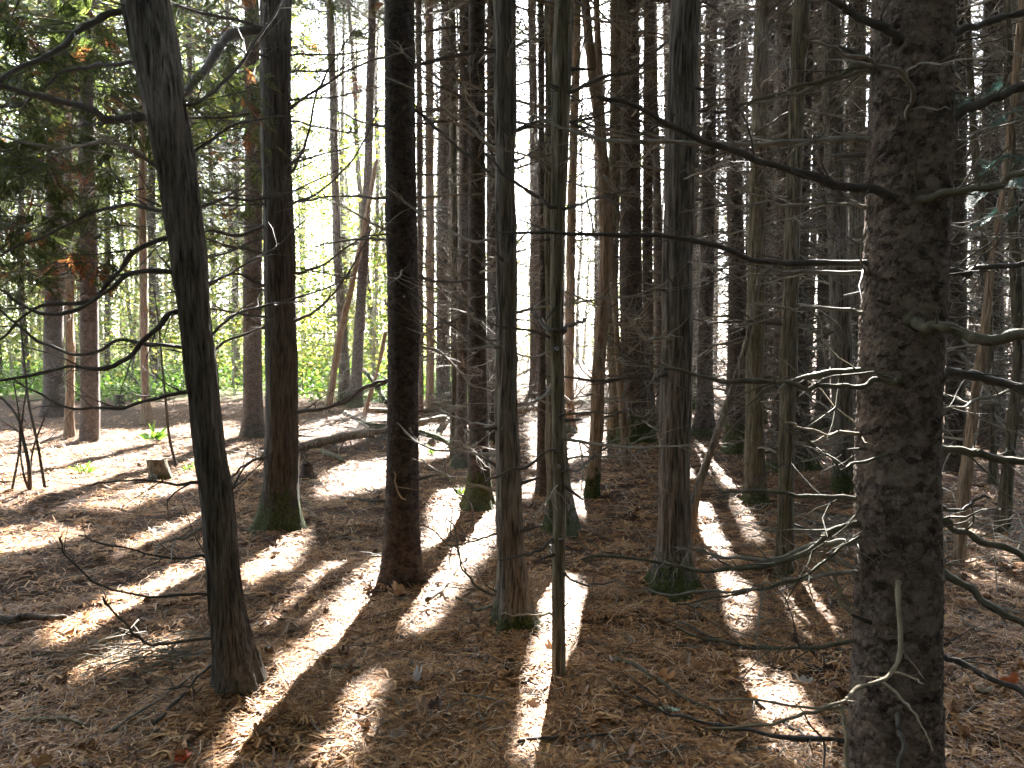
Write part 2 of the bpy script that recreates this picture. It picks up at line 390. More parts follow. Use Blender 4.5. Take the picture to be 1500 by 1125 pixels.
def build_litter():
    n = 340000
    x, y, d = litter_points(n, 1.9, 19)
    keep = (vnoise(x * 2.2, y * 2.2, 0, 31) + .7 * vnoise(x * 7, y * 7, 0, 32) + rng.uniform(-1, 1, n)) > -.35
    x, y, d = x[keep], y[keep], d[keep]; n = len(x)
    z = ground_h(x, y)
    sc = np.clip(d / 4.0, 1, 3.0)
    L = rng.uniform(.05, .13, n) * sc ** .55; W = rng.uniform(.0013, .0034, n) * sc
    yaw = rng.uniform(0, 2 * PI, n) + .0
    V, Fq = strips(x, y, z, yaw, rng.normal(0, .2, n), L, W, rng.uniform(-.14, .14, n), rng.uniform(.0, .03, n) * rng.random(n))
    b = MB(); b.add(V, Fq)
    o = link('needle_litter', b.mesh('needle_litter', NEEDLE, False)); o['kind'] = 'stuff'
    tag(o, 'orange brown dead needles covering the forest floor', 'needle litter')
    # fallen cedar sprays: little fans
    n = 13000
    x, y, d = litter_points(n, 1.9, 14); z = ground_h(x, y)
    b = MB(); sc = np.clip(d / 4, 1, 2.2)
    yaw0 = rng.uniform(0, 2 * PI, n); S = rng.uniform(.022, .066, n) * sc ** .7
    for k in range(7):
        ang = yaw0 + (k - 3) * .33 * rng.uniform(.8, 1.2, n)
        ox = np.cos(yaw0) * S * .12 * k; oy = np.sin(yaw0) * S * .12 * k
        Lk = S * rng.uniform(.8, 1.5, n)
        V, Fq = strips(x + ox + np.cos(ang) * Lk / 2, y + oy + np.sin(ang) * Lk / 2, z, ang, rng.normal(0, .15, n), Lk, S * rng.uniform(.10, .2, n), rng.uniform(-.1, .1, n), rng.uniform(.008, .02, n))
        b.add(V, Fq)
    o = link('fallen_sprays_litter', b.mesh('fallen_sprays_litter', SPRAYB, False)); o['kind'] = 'stuff'
    tag(o, 'tan fallen cedar sprays scattered over the needles', 'litter')
    # small twigs
    b = MB(); n = 2100
    x, y, d = litter_points(n, 1.9, 13); z = ground_h(x, y)
    for i in range(n):
        L = rng.uniform(.06, .38); a = rng.uniform(0, 2 * PI); r = rng.uniform(.0012, .0035) * min(2, max(1, d[i] / 4))
        t = np.linspace(-.5, .5, 5)
        P = np.stack([x[i] + np.cos(a) * L * t + rng.normal(0, .012, 5), y[i] + np.sin(a) * L * t + rng.normal(0, .012, 5), z[i] + .012 + np.abs(rng.normal(0, .008, 5))], 1)
        b.tube(P, r * np.array([1, .95, .85, .7, .3]), 4)
    o = link('twig_litter', b.mesh('twig_litter', TWIG)); o['kind'] = 'stuff'
    tag(o, 'small broken grey twigs strewn over the needles', 'litter')
    # broad dead leaves
    b = MB(); n = 520
    x, y, d = litter_points(n, 1.9, 12); z = ground_h(x, y)
    for i in range(n):
        leaf_mesh(b, np.array([x[i], y[i], z[i] + .018]), rng.uniform(0, 2 * PI), rng.uniform(.016, .034), rng.normal(0, .35), rng.normal(0, .35), rng.uniform(.2, .9))
    o = link('fallen_leaves', b.mesh('fallen_leaves', DEADLEAF, True)); o['kind'] = 'stuff'
    tag(o, 'brown dry broad leaves lying among the needles', 'fallen leaves')

def leaf_mesh(b, c, yaw, s, p, r, curl, lobes=5):
    """a lobed leaf: ring of points around a midrib, cupped"""
    m = 20
    a = np.linspace(0, 2 * PI, m, endpoint=False)
    rad = s * (0.72 + .34 * np.abs(np.cos(a * lobes / 2.0)) * (1 - .3 * np.cos(a)))
    X, Y = rad * np.cos(a) * 1.15, rad * np.sin(a) * .9
    inner = np.stack([X * .45, Y * .45, np.zeros(m)], 1); outer = np.stack([X, Y, curl * (X ** 2 + Y ** 2) / s + rng.normal(0, .12 * s, m)], 1)
    cen = np.zeros((m, 3))
    V = np.concatenate([cen, inner, outer])
    ca, sa = math.cos(yaw), math.sin(yaw)
    V = np.stack([V[:, 0], V[:, 1] , V[:, 2] + V[:, 0] * p + V[:, 1] * r], 1)
    V = np.stack([V[:, 0] * ca - V[:, 1] * sa, V[:, 0] * sa + V[:, 1] * ca, V[:, 2]], 1) + c
    j = np.arange(m); k = (j + 1) % m
    Fq = np.concatenate([np.stack([j, m + j, m + k, k], 1), np.stack([m + j, 2 * m + j, 2 * m + k, m + k], 1)])
    b.add(V, Fq)
build_litter()

# ----------------------------------------------------------------- branches
def rand_unit(v, spread):
    w = v + rng.normal(0, spread, 3); return w / np.linalg.norm(w)

def grow_twigs(b, P, R, n, lmin, lmax, s0=.2, sides=4, sub=2, flat=.45, mat=0):
    """side twigs (with finer ones) along the path P"""
    m = len(P); side = 1
    T = np.gradient(P, axis=0); T /= np.linalg.norm(T, axis=1, keepdims=True) + 1e-9
    for s in np.sort(rng.uniform(s0, .98, n)):
        i = int(s * (m - 1)); side = -side
        lat = np.cross(T[i], [0, 0, 1.0]); ln = np.linalg.norm(lat)
        lat = lat / ln if ln > .05 else np.array([1.0, 0, 0])
        d = T[i] * rng.uniform(.45, 1.0) + side * lat * rng.uniform(.5, 1.0) + np.array([0, 0, rng.normal(.05, flat)])
        d /= np.linalg.norm(d)
        L = rng.uniform(lmin, lmax) * (1.15 - .6 * s); k = 5
        bend = rng.normal(0, .22, 3); t = np.linspace(0, 1, k)[:, None]
        Q = P[i] + d * L * t + bend * L * t ** 2 + rng.normal(0, .018, (k, 3)) * L
        Q[0] = P[i]
        r = max(.0009, min(R[i] * .6, .0045 * (L / .35) ** .5))
        b.tube(Q, r * np.array([1, .85, .7, .5, .2]), sides, mat)
        for _ in range(rng.integers(0, sub + 1)):
            q = rng.integers(1, 4); dd = rand_unit(d, .6); l2 = L * rng.uniform(.2, .45)
            Q2 = Q[q] + dd * l2 * np.linspace(0, 1, 3)[:, None]; Q2[1] += rng.normal(0, .06, 3) * l2
            b.tube(Q2, r * .6 * np.array([1, .7, .25]), 3, mat)

def library_branch(kind):
    b = MB(); m = 10
    t = np.linspace(0, 1, m)
    droop = rng.uniform(-.22, .10); up = rng.uniform(-.05, .3); side = rng.normal(0, .10)
    P = np.stack([t, side * t ** 2 + .02 * fbm(t * 4, 1.3 * kind, 0, 2, kind), droop * t + up * t ** 2.5 + .02 * fbm(t * 4, 2.7 * kind, 5, 2, kind + 50)], 1)
    P[0] = 0
    R = .0105 * (1 - t) ** .8 + .0016
    b.tube(P, R, 6)
    grow_twigs(b, P, R, int(rng.integers(11, 19)), .18, .5, .12)
    return b.mesh('dead_branch', TWIG)
LIB = [library_branch(i) for i in range(16)]
LIBD = []
for me in LIB:
    c = me.copy(); c.materials.clear(); c.materials.append(TWIGD); LIBD.append(c)

def stub_mesh():
    b = MB(); t = np.linspace(0, 1, 5)
    P = np.stack([t, .08 * t ** 2 * rng.normal(), .15 * t * rng.normal()], 1)
    b.tube(P, np.array([.16, .10, .085, .075, .05]), 6, cap=True)
    return b.mesh('branch_stub', TWIGD)
STUBS = [stub_mesh() for _ in range(4)]

# ----------------------------------------------------------------- trunks
def trunk_mesh(P, R, sides, kind, disp, seed, flare=0.0, flare_h=.25, fine=None):
    """tapered trunk along P with bark relief, buttress roots at the foot; local coords"""
    n = len(P); a = np.arange(sides) * 2 * PI / sides
    Z = P[:, 2][:, None]; ca, sa = np.cos(a)[None], np.sin(a)[None]
    r0 = R[:, None]
    lob = rng.uniform(0, 2 * PI, 3)
    rootn = .55 * np.cos(3 * a + lob[0]) + .45 * np.cos(5 * a + lob[1]) + .3 * np.cos(2 * a + lob[2])
    fl = flare * np.exp(-np.clip(Z, 0, None) / flare_h)
    rr = r0 * (1 + fl * (1 + .75 * rootn[None]))
    if disp > 0:
        X, Y = ca * r0, sa * r0
        if kind in ('cedar', 'green', 'tan'):
            nn = fbm(X * 55, Y * 55, Z * 4.5, 3, seed) ; rid = np.abs(fbm(X * 32, Y * 32, Z * 2.6, 2, seed + 9))
            rr = rr + disp * (.6 * nn - 1.2 * rid + .3) + disp * .8 * fbm(X * 6, Y * 6, Z * 1.5, 2, seed + 5)
        else:
            nn = fbm(X * 60, Y * 60, Z * 45, 3, seed)
            rr = rr + disp * .35 * nn + disp * .6 * fbm(X * 9, Y * 9, Z * 5, 2, seed + 5)
            if fine:
                for cs, am in ((.021, .85), (.010, .55)):
                    hp, ed = plates(a[None] + 0 * Z, Z + 0 * a[None], float(R.mean()), cs, seed + int(cs * 1000))
                    rr = rr + am * disp * (.9 * hp - .8 * np.clip(1 - ed / .16, 0, 1))
    V = np.stack([P[:, 0][:, None] + ca * rr, P[:, 1][:, None] + sa * rr, Z + 0 * rr], -1).reshape(-1, 3)
    i = np.arange(n - 1)[:, None]; j = np.arange(sides)[None]; k = (j + 1) % sides
    Fq = np.stack([i * sides + j, i * sides + k, (i + 1) * sides + k, (i + 1) * sides + j], -1).reshape(-1, 4)
    b = MB(); b.add(V, Fq)
    return b.mesh('trunk', BARK[kind])

def plates(theta, z, r, cs, seed):
    """overlapping bark flakes: height 0..1 and distance to the flake edge"""
    n = max(6, int(2 * PI * r / cs)); u = theta / (2 * PI) * n; v = z / (cs * .85)
    wx = fbm(np.cos(theta) * 6, np.sin(theta) * 6, z * 26, 3, seed); u = u + .45 * wx; v = v + .45 * fbm(np.cos(theta) * 6, np.sin(theta) * 6, z * 26 + 9, 3, seed + 3)
    iu, iv = np.floor(u).astype(int), np.floor(v).astype(int)
    d1 = np.full(u.shape, 9.0); d2 = d1.copy(); hh = np.zeros(u.shape)
    for a in (-1, 0, 1):
        for b in (-1, 0, 1):
            cu, cv = iu + a, iv + b; k = np.mod(cu, n)
            jx, jy, h = _hash(k, cv, 0 * k, seed), _hash(k, cv, 0 * k + 1, seed), _hash(k, cv, 0 * k + 2, seed)
            d = np.hypot(cu + jx - u, cv + jy - v); c = d < d1
            d2 = np.where(c, d1, np.minimum(d2, d)); hh = np.where(c, h + .5 * (cv + jy - v), hh); d1 = np.where(c, d, d1)
    return hh, d2 - d1

TREES = []      # dicts: root, x, y, z0, H, path function
def path_at(tr, z):
    P = tr['P']
    return np.array([np.interp(z, P[:, 2], P[:, 0]), np.interp(z, P[:, 2], P[:, 1]), z]), float(np.interp(z, P[:, 2], tr['R']))

def tracked(name, label, kind, px, base_y=None, H=18.0, moss=0.0, flare=.35, flare_h=.18, nb=0, blen=(.5, 1.2), zmin=.35, dark=False, cat='tree', group=None, disp=None, lean_y=0.0, broken=False, stubs=0, z0=None, D=None, tone=1.0):
    """px: (x, y, w) from the foot up to the picture's top edge"""
    by = base_y if base_y is not None else px[0][1]
    fixed = D is not None
    if D is None: D = ground_dist(by)
    for _k in range(2):
        base = at(px[0][0], by, D); gh = float(ground_h(base[0], base[1])); D = ground_dist(by) * (CAMH - .6 * gh) / CAMH if _k == 0 and not fixed else D
    base = at(px[0][0], by, D); base[2] = float(ground_h(base[0], base[1])) - .02
    zz, xx, rr = [], [], []
    for (x, y, w) in px:
        p = at(x, y, D); zz.append(p[2]); xx.append(p[0]); rr.append(w / F * math.hypot(D, 0) / 2)
    zz, xx, rr = np.array(zz) - base[2], np.array(xx) - base[0], np.array(rr)
    zz[0] = -.06
    top_z = zz[-1]
    near = D < 5.6
    dz = .006 if D < 3 else .010 if near else (.03 if D < 9 else .08)
    if broken: zs = np.arange(-.06, top_z, dz); H = top_z
    else: zs = np.concatenate([np.arange(-.06, top_z + .15, dz), np.linspace(top_z + .3, max(H, top_z + 3), 16)]); H = zs[-1]
    if not broken:
        sl = np.clip((xx[-1] - xx[-2]) / max(zz[-1] - zz[-2], .1), -.12, .12)
        zz = np.append(zz, H); xx = np.append(xx, xx[-1] + sl * (H - top_z) * .5); rr = np.append(rr, .025)
    o = np.argsort(zz); X = np.interp(zs, zz[o], xx[o]); R = np.interp(zs, zz[o], rr[o])
    nu = int((zs <= top_z + .1).sum()); kw = max(3, int(.16 / dz))
    ker = np.hanning(kw * 2 + 3); ker /= ker.sum(); kh = len(ker) // 2
    for arr, q in ((X, .12), (R, .0)):
        e = arr[:nu]; ext = np.concatenate([2 * e[0] - e[1:kh + 1][::-1], e, 2 * e[-1] - e[-kh - 1:-1][::-1]])
        arr[:nu] = np.convolve(ext, ker, 'valid')
    seed = int(abs(base[0] * 100) + by) % 9973
    Yw = .035 * fbm(zs * .5, seed * .1, 0, 2, 3) * np.clip(zs, 0, 1) + lean_y * zs
    X = X + .006 * fbm(zs * 1.3, seed * .37, 0, 2, 4)
    P = np.stack([X, Yw, zs], 1)
    sides = 240 if D < 3 else 120 if near else 40 if D < 9 else 22
    if disp is None: disp = .008 if kind in ('cedar', 'green', 'tan') else .0045
    root = thing(name, label, cat, base, group)
    me = trunk_mesh(P, R, sides, kind, disp if D < 9 else disp * 1.2, seed, flare, flare_h, near)
    tk = link('trunk', me, root); tk['moss_height'] = float(moss); tk['tone'] = float(tone * (1.3 if kind == 'tan' else 1.0))
    frame_top = 1.55 + (D + .5) * .44
    tr = dict(root=root, x=base[0], y=base[1], b=base, P=P, R=R, H=H, z0=(z0 if z0 else max(frame_top + .6, 7.0)), D=D, crown=not broken)
    if not broken: TREES.append(tr)
    # dead branches, each a part of its own
    ztop = min(H * .9, frame_top + .3)
    if D > 6: nb = int(nb * 1.65)
    for i in range(nb):
        for attempt in range(8):
            z = rng.uniform(zmin, ztop); p, r = path_at(tr, z)
            az = rng.uniform(0, 2 * PI); L = rng.uniform(*blen)
            bp = base + p + np.array([math.cos(az), math.sin(az), 0]) * np.linspace(.1, 1, 7)[:, None] * L
            if shadow_lit(bp, 0).sum() < 1: break
        else: continue
        lib = (LIBD if dark or rng.random() < .25 else LIB)[rng.integers(16)]
        th = L * rng.uniform(.8, 1.25) if D < 8 else L * rng.uniform(1.0, 1.6)
        link('branch', lib, root, (p[0] + math.cos(az) * r * .8, p[1] + math.sin(az) * r * .8, z), (rng.normal(0, .5), rng.normal(.02, .22), az), (L, th, th))
    for i in range(stubs):
        z = rng.uniform(.3, ztop); p, r = path_at(tr, z); az = rng.uniform(0, 2 * PI); s = rng.uniform(.04, .11)
        link('branch_stub', STUBS[rng.integers(4)], root, (p[0] + math.cos(az) * r * .8, p[1] + math.sin(az) * r * .8, z), (0, rng.normal(-.15, .25), az), (s + r * .25, s * .8, s * .8))
    return tr

def px_branch(tr, pts, D0, D1, w0, w1, twigs=6, tl=(.08, .3), mat=None, name='branch', forks=(), wob=.006):
    """a branch drawn through photo points, from ground distance D0 at the trunk to D1 at its tip"""
    b = MB(); base = np.array(tr['b'])
    n = len(pts); P = np.array([at(x, y, D0 + (D1 - D0) * i / (n - 1)) for i, (x, y) in enumerate(pts)]) - base
    pin, rin = path_at(tr, P[0][2]); P = np.concatenate([[P[0] * .45 + (pin + np.array([0, 0, -.02])) * .55], P]); n += 1
    m = max(22, n * 9); Q = smooth_path(P, m); t = np.linspace(0, 1, m)
    s = rng.uniform(0, 99)
    Q = Q + wob * 1.5 * np.stack([fbm(t * 9 + s, 0, 0, 2, 1), fbm(t * 9 + s, 5, 0, 2, 2), fbm(t * 9 + s, 9, 0, 2, 3)], 1) * np.clip(t * 6, 0, 1)[:, None]
    Dm = D0 + (D1 - D0) * t
    R = (w0 + (w1 - w0) * t) / F * Dm / 2
    R = R * (1 + .16 * fbm(t * 26 + s, 1, 0, 2, 4) + .35 * np.clip(vnoise(t * m / 2.2 + s, 3, 0, 6) - .45, 0, 1)); R *= 1 + .55 * np.exp(-t * m / 3.5); R[-1] *= .3
    b.tube(Q, R, 8)
    if twigs: grow_twigs(b, Q, R, twigs, tl[0], tl[1], .15)
    for f in forks:
        pf, da, db, wa, wb = f
        k = len(pf); PF = smooth_path(np.array([at(x, y, da + (db - da) * i / (k - 1)) for i, (x, y) in enumerate(pf)]) - base, k * 4)
        RF = np.linspace(wa, wb, len(PF)) / F * da / 2; RF[-1] *= .3
        PF = PF + rng.normal(0, .0015, PF.shape)
        b.tube(PF, RF, 6); grow_twigs(b, PF, RF, max(1, twigs // 3), tl[0] * .7, tl[1] * .7, .2)
    link(name, b.mesh('branch', mat or TWIG), tr['root'])

# ---- the trees one can tell apart
t1 = tracked('cedar_tree', 'leaning cedar with shaggy peeling bark and brown-tipped sprays, foot without moss', 'cedar',
    [(352, 1008, 72), (348, 985, 64), (337, 930, 50), (327, 850, 47), (318, 750, 47), (302, 600, 46), (290, 500, 47), (278, 375, 49), (260, 250, 50), (237, 125, 59), (214, 0, 66)], moss=.06, flare=.25, flare_h=.12, H=14, disp=.010, tone=.85)
t2 = tracked('cedar_tree', 'dark straight cedar with wide moss-covered foot, small black stump at its side', 'cedar',
    [(411, 775, 60), (412, 740, 54), (412, 690, 50), (411, 600, 46), (407, 375, 45), (404, 250, 42), (402, 0, 42)], moss=.46, flare=.5, flare_h=.14, H=16, nb=16, blen=(.5, 1.1), zmin=1.2, dark=True, stubs=6, tone=.55)
t3 = tracked('spruce_tree', 'straight spruce with smooth near-black trunk and no moss at the foot', 'spruce',
    [(588, 852, 60), (589, 800, 52), (591, 700, 47), (591, 600, 44), (589, 375, 44), (587, 150, 42), (586, 0, 41)], moss=.0, flare=.28, flare_h=.14, H=18, stubs=16, nb=5, blen=(.5, .9), zmin=1.2, disp=.004, tone=.6)
t4 = tracked('cedar_tree', 'grey-brown fibrous cedar with a round knot and a green mossy flared foot', 'cedar',
    [(752, 920, 50), (750, 870, 44), (748, 800, 40), (745, 750, 37), (743, 600, 35), (742, 375, 31), (741, 150, 31), (740, 0, 31)], moss=.15, flare=.65, flare_h=.12, H=17, stubs=14, nb=6, blen=(.4, .9), zmin=1.3)
t5 = tracked('dead_pole', 'slim bare greenish pole with stubby twigs, split along its upper half', 'green',
    [(820, 1000, 23), (819, 900, 21), (818, 750, 20), (817, 560, 21), (818, 375, 20), (823, 200, 25), (829, 0, 28)], moss=.04, flare=.05, H=9, stubs=26, nb=8, blen=(.3, .75), zmin=.8, disp=.004)
t6 = tracked('cedar_tree', 'upright grey cedar with rippled bark and broad mossy buttress foot', 'cedar',
    [(985, 868, 54), (988, 820, 48), (989, 750, 46), (992, 600, 47), (995, 375, 43), (1000, 125, 43), (1004, 0, 39)], moss=.25, flare=.75, flare_h=.14, H=17, stubs=16, nb=8, blen=(.4, 1.0), zmin=1.2)
t7 = tracked('spruce_tree', 'massive spruce with flaky brown bark and many thick dead branches', 'big',
    [(1306, 1235, 148), (1307, 1180, 136), (1309, 1125, 128), (1313, 950, 120), (1316, 750, 114), (1320, 560, 111), (1328, 375, 110), (1335, 150, 107), (1338, 0, 104)], moss=.0, flare=.2, flare_h=.12, H=19, disp=.0055, stubs=8)
t8 = tracked('spruce_tree', 'dark spruce with tall mossy foot, beside the paler pinkish trunk', 'spruce',
    [(702, 745, 36), (702, 700, 31), (700, 600, 29), (699, 375, 25), (699, 0, 22)], moss=.45, flare=.6, flare_h=.16, nb=34, blen=(.5, 1.1), H=17, tone=.75)
tracked('spruce_tree', 'pinkish pale trunk with one green mossy root, close to the fallen log end', 'red',
    [(672, 685, 22), (675, 640, 18), (677, 560, 16), (679, 375, 15), (681, 0, 15)], moss=.25, flare=.4, flare_h=.15, nb=34, blen=(.4, 1.0), H=18)
tracked('spruce_tree', 'dark twiggy spruce half hidden by the fibrous knotted cedar', 'spruce',
    [(721, 650, 20), (720, 560, 16), (720, 375, 14), (720, 0, 13)], moss=.2, flare=.4, nb=52, blen=(.3, .8), H=18)
tracked('dead_pole', 'pale smooth trunk before a darker mossy one, past the fallen log', 'tan',
    [(629, 612, 13), (630, 560, 12), (630, 375, 12), (628, 0, 11)], moss=.1, flare=.2, nb=26, blen=(.5, 1.1), H=19)
tracked('spruce_tree', 'dark far spruce with mossy foot, an orange leaf caught on its bark', 'spruce',
    [(649, 607, 24), (648, 560, 18), (648, 375, 16), (655, 0, 15)], moss=.7, flare=.5, flare_h=.3, nb=30, blen=(.5, 1.2), H=19)
tracked('cedar_tree', 'thin greenish trunk standing just before the pinkish one', 'green',
    [(664, 672, 11), (665, 560, 9), (665, 375, 9), (663, 0, 9)], flare=.2, nb=22, blen=(.4, .9), H=15)
tracked('spruce_tree', 'thin reddish trunk hugging the edge of the near-black spruce', 'red',
    [(616, 622, 9), (616, 375, 8), (613, 0, 8)], nb=22, blen=(.4, .9), H=17)
tracked('spruce_tree', 'reddish bushy-twigged trunk alone in the bright white sky gap', 'red',
    [(783, 583, 16), (784, 480, 15), (783, 300, 13), (779, 0, 11)], nb=46, blen=(.5, 1.2), H=20)
tracked('spruce_tree', 'slim reddish-brown trunk with a clean bright foot beside the split pole', 'red',
    [(793, 728, 17), (794, 650, 14), (795, 560, 12), (794, 375, 10), (792, 0, 9)], nb=18, blen=(.3, .8), H=15)
tracked('cedar_tree', 'greenish cedar with spreading mossy roots, almost hidden behind the split pole', 'green',
    [(824, 783, 44), (820, 740, 36), (815, 650, 31), (812, 560, 27), (809, 375, 22), (806, 0, 18)], moss=.3, flare=.55, flare_h=.14, nb=26, blen=(.4, 1.0), H=16)
tracked('cedar_tree', 'pale tan trunk rising from a dark root behind the split pole', 'tan',
    [(834, 634, 17), (834, 560, 14), (836, 375, 13), (846, 0, 11)], moss=.3, flare=.7, flare_h=.2, nb=24, blen=(.4, 1.0), H=18)
t13 = tracked('dead_tree', 'barkless tan dead trunk, crooked, with a mossy green foot', 'tan',
    [(866, 728, 24), (870, 690, 21), (877, 560, 19), (888, 375, 17), (884, 250, 14), (870, 125, 13), (857, 0, 10)], moss=.36, flare=.12, nb=16, blen=(.4, .9), H=11, stubs=5)
tracked('dead_pole', 'thin brown pole tilting behind the crooked barkless trunk', 'tan',
    [(919, 682, 14), (912, 600, 11), (904, 500, 10), (896, 375, 9), (880, 150, 8), (872, 0, 8)], flare=.35, flare_h=.1, nb=16, blen=(.4, .9), H=11)
tracked('spruce_tree', 'stout dark spruce with sprawling mossy roots behind the thin tilting pole', 'spruce',
    [(932, 650, 44), (928, 600, 38), (926, 500, 34), (924, 375, 32), (923, 150, 27), (922, 0, 24)], moss=.55, flare=.6, flare_h=.22, nb=50, blen=(.5, 1.3), H=19, tone=.75)
tracked('cedar_tree', 'tall pale greenish trunk touching the stout dark spruce', 'green',
    [(899, 645, 18), (900, 560, 17), (896, 375, 20), (902, 200, 17), (903, 0, 19)], moss=.2, nb=28, blen=(.4, 1.1), H=18)
tracked('spruce_tree', 'dim trunk behind the stout dark spruce, its roots in shade', 'spruce',
    [(952, 634, 20), (950, 560, 16), (949, 375, 15), (951, 0, 14)], moss=.3, flare=.6, nb=30, blen=(.5, 1.1), H=18)
tracked('spruce_tree', 'slim reddish trunk between the stout spruce and the rippled grey cedar', 'red',
    [(968, 620, 13), (966, 375, 12), (953, 0, 10)], nb=26, blen=(.5, 1.1), H=19)
tracked('spruce_tree', 'narrow brown trunk peeking out along the rippled grey cedar edge', 'red',
    [(983, 612, 15), (980, 375, 12), (977, 0, 11)], nb=30, blen=(.5, 1.1), H=19)
tracked('spruce_tree', 'dark spruce with widely flared black foot, first beyond the rippled cedar', 'spruce',
    [(1030, 643, 30), (1032, 600, 25), (1033, 500, 22), (1036, 375, 20), (1040, 150, 18), (1043, 0, 17)], moss=.3, flare=.5, flare_h=.2, nb=60, blen=(.5, 1.2), H=18)
tracked('spruce_tree', 'dark trunk with bright mossy foot crossed by the slanting dead stem', 'spruce',
    [(1077, 668, 34), (1078, 620, 28), (1079, 500, 26), (1078, 375, 24), (1074, 150, 20), (1070, 0, 19)], moss=.6, flare=.5, flare_h=.2, nb=60, blen=(.5, 1.2), H=18)
tracked('cedar_tree', 'reddish smooth trunk with green moss patches high and low', 'green',
    [(1107, 738, 36), (1107, 700, 31), (1107, 600, 27), (1109, 375, 24), (1114, 150, 22), (1118, 0, 21)], moss=.26, flare=.3, flare_h=.12, nb=36, blen=(.4, 1.0), H=16)
tracked('spruce_tree', 'black trunk standing just behind the slim greenish-barked stem', 'spruce',
    [(1139, 690, 30), (1143, 620, 24), (1147, 500, 23), (1149, 250, 21), (1150, 0, 20)], moss=.2, flare=.35, nb=46, blen=(.5, 1.1), H=18)
tracked('cedar_tree', 'slim smooth greenish-barked stem without flare, low thick branches before it', 'green',
    [(1148, 842, 29), (1149, 800, 26), (1151, 700, 24), (1155, 560, 23), (1160, 375, 22), (1168, 150, 22), (1174, 0, 21)], moss=.1, flare=.1, nb=26, blen=(.3, .9), H=14, stubs=12)
tracked('spruce_tree', 'black trunk with long sprawling root, beyond the slim greenish-barked stem', 'spruce',
    [(1176, 690, 30), (1174, 640, 25), (1173, 500, 22), (1176, 250, 20), (1182, 0, 18)], moss=.3, flare=.75, flare_h=.2, nb=50, blen=(.5, 1.1), H=18)
tracked('spruce_tree', 'small far trunk with flared foot, between black trunk and grey mossy-footed one', 'spruce',
    [(1205, 630, 22), (1206, 560, 18), (1206, 375, 16), (1205, 0, 13)], moss=.2, flare=.6, flare_h=.25, nb=60, blen=(.5, 1.3), H=19)
tracked('cedar_tree', 'straight grey trunk with mossy foot, nearest beside the massive spruce', 'cedar',
    [(1236, 722, 34), (1235, 680, 31), (1233, 560, 30), (1229, 375, 28), (1222, 150, 27), (1219, 0, 26)], moss=.36, flare=.12, flare_h=.1, nb=34, blen=(.4, 1.1), H=17)
tracked('cedar_tree', 'grey trunk peeking out along the bright edge of the massive spruce', 'cedar',
    [(1258, 660, 26), (1257, 560, 24), (1256, 250, 22), (1256, 0, 22)], flare=.2, nb=40, blen=(.5, 1.2), H=18)
tracked('dead_pole', 'thin pale tan pole tilting away from the massive spruce', 'tan',
    [(1404, 826, 20), (1407, 780, 17), (1416, 680, 16), (1427, 590, 14), (1440, 500, 13), (1462, 350, 11), (1480, 220, 9)], flare=.1, nb=16, blen=(.3, .8), H=9)
tracked('cedar_tree', 'greenish slim stem bending outward, second beyond the massive spruce', 'green',
    [(1466, 778, 18), (1474, 720, 17), (1484, 620, 16), (1491, 520, 14), (1486, 375, 13), (1478, 150, 12), (1474, 0, 11)], nb=26, blen=(.3, .9), H=12)
tracked('spruce_tree', 'dark trunk in the twiggy thicket behind the tan tilting pole', 'spruce',
    [(1453, 655, 36), (1453, 560, 30), (1452, 375, 28), (1454, 150, 26), (1454, 0, 25)], flare=.3, nb=80, blen=(.5, 1.4), H=18)
tracked('cedar_tree', 'slender mossy stem rising through the thicket close to the massive spruce', 'green',
    [(1455, 710, 11), (1453, 560, 10), (1446, 375, 10), (1430, 200, 10), (1418, 0, 9)], nb=36, blen=(.4, 1.0), H=13)
tracked('spruce_tree', 'deep-shaded trunk tucked behind the massive spruce at the thicket edge', 'spruce',
    [(1400, 690, 30), (1401, 560, 27), (1403, 375, 24), (1405, 0, 20)], flare=.3, nb=70, blen=(.5, 1.3), H=18)
tracked('cedar_tree', 'outermost brown trunk beyond the bending greenish stem', 'cedar',
    [(1500, 640, 26), (1499, 500, 24), (1494, 250, 22), (1490, 0, 20)], flare=.2, nb=50, blen=(.5, 1.2), H=18)
# clearing side
tracked('spruce_tree', 'reddish trunk in the sunny clearing, stubby twigs and torn bark near its foot', 'red',
    [(131, 645, 27), (132, 600, 26), (131, 500, 25), (130, 375, 23), (127, 150, 20), (125, 0, 18)], nb=34, blen=(.4, 1.2), H=18, flare=.08, z0=6.5)
tracked('cedar_tree', 'thin tan trunk close beside the reddish clearing trunk', 'tan',
    [(102, 640, 13), (102, 560, 12), (100, 375, 11), (97, 0, 9)], nb=20, blen=(.4, 1.0), H=15, z0=6.0)
tracked('spruce_tree', 'dark broad trunk in the herb edge behind the reddish clearing trunk', 'spruce',
    [(78, 610, 30), (79, 560, 27), (80, 375, 24), (84, 0, 20)], nb=24, blen=(.5, 1.2), H=18, flare=.3, z0=6.5)
tracked('cedar_tree', 'tan trunk with pale root, between reddish trunk and leaning cedar', 'tan',
    [(216, 621, 15), (213, 580, 12), (211, 500, 12), (209, 375, 11), (206, 0, 9)], flare=.4, nb=20, blen=(.4, 1.1), H=16, z0=6.0)
tracked('spruce_tree', 'dark slim trunk deep in the sunlit herbs near the leaning cedar', 'spruce',
    [(226, 567, 11), (225, 500, 11), (223, 375, 10), (219, 0, 9)], nb=20, blen=(.5, 1.2), H=18, z0=7)
tracked('spruce_tree', 'greyish-red trunk with flared foot, just behind the dark moss-footed cedar', 'red',
    [(369, 641, 33), (371, 600, 28), (371, 500, 26), (370, 375, 26), (370, 150, 22), (368, 0, 20)], moss=.1, flare=.25, flare_h=.2, nb=28, blen=(.5, 1.2), H=18, z0=7)
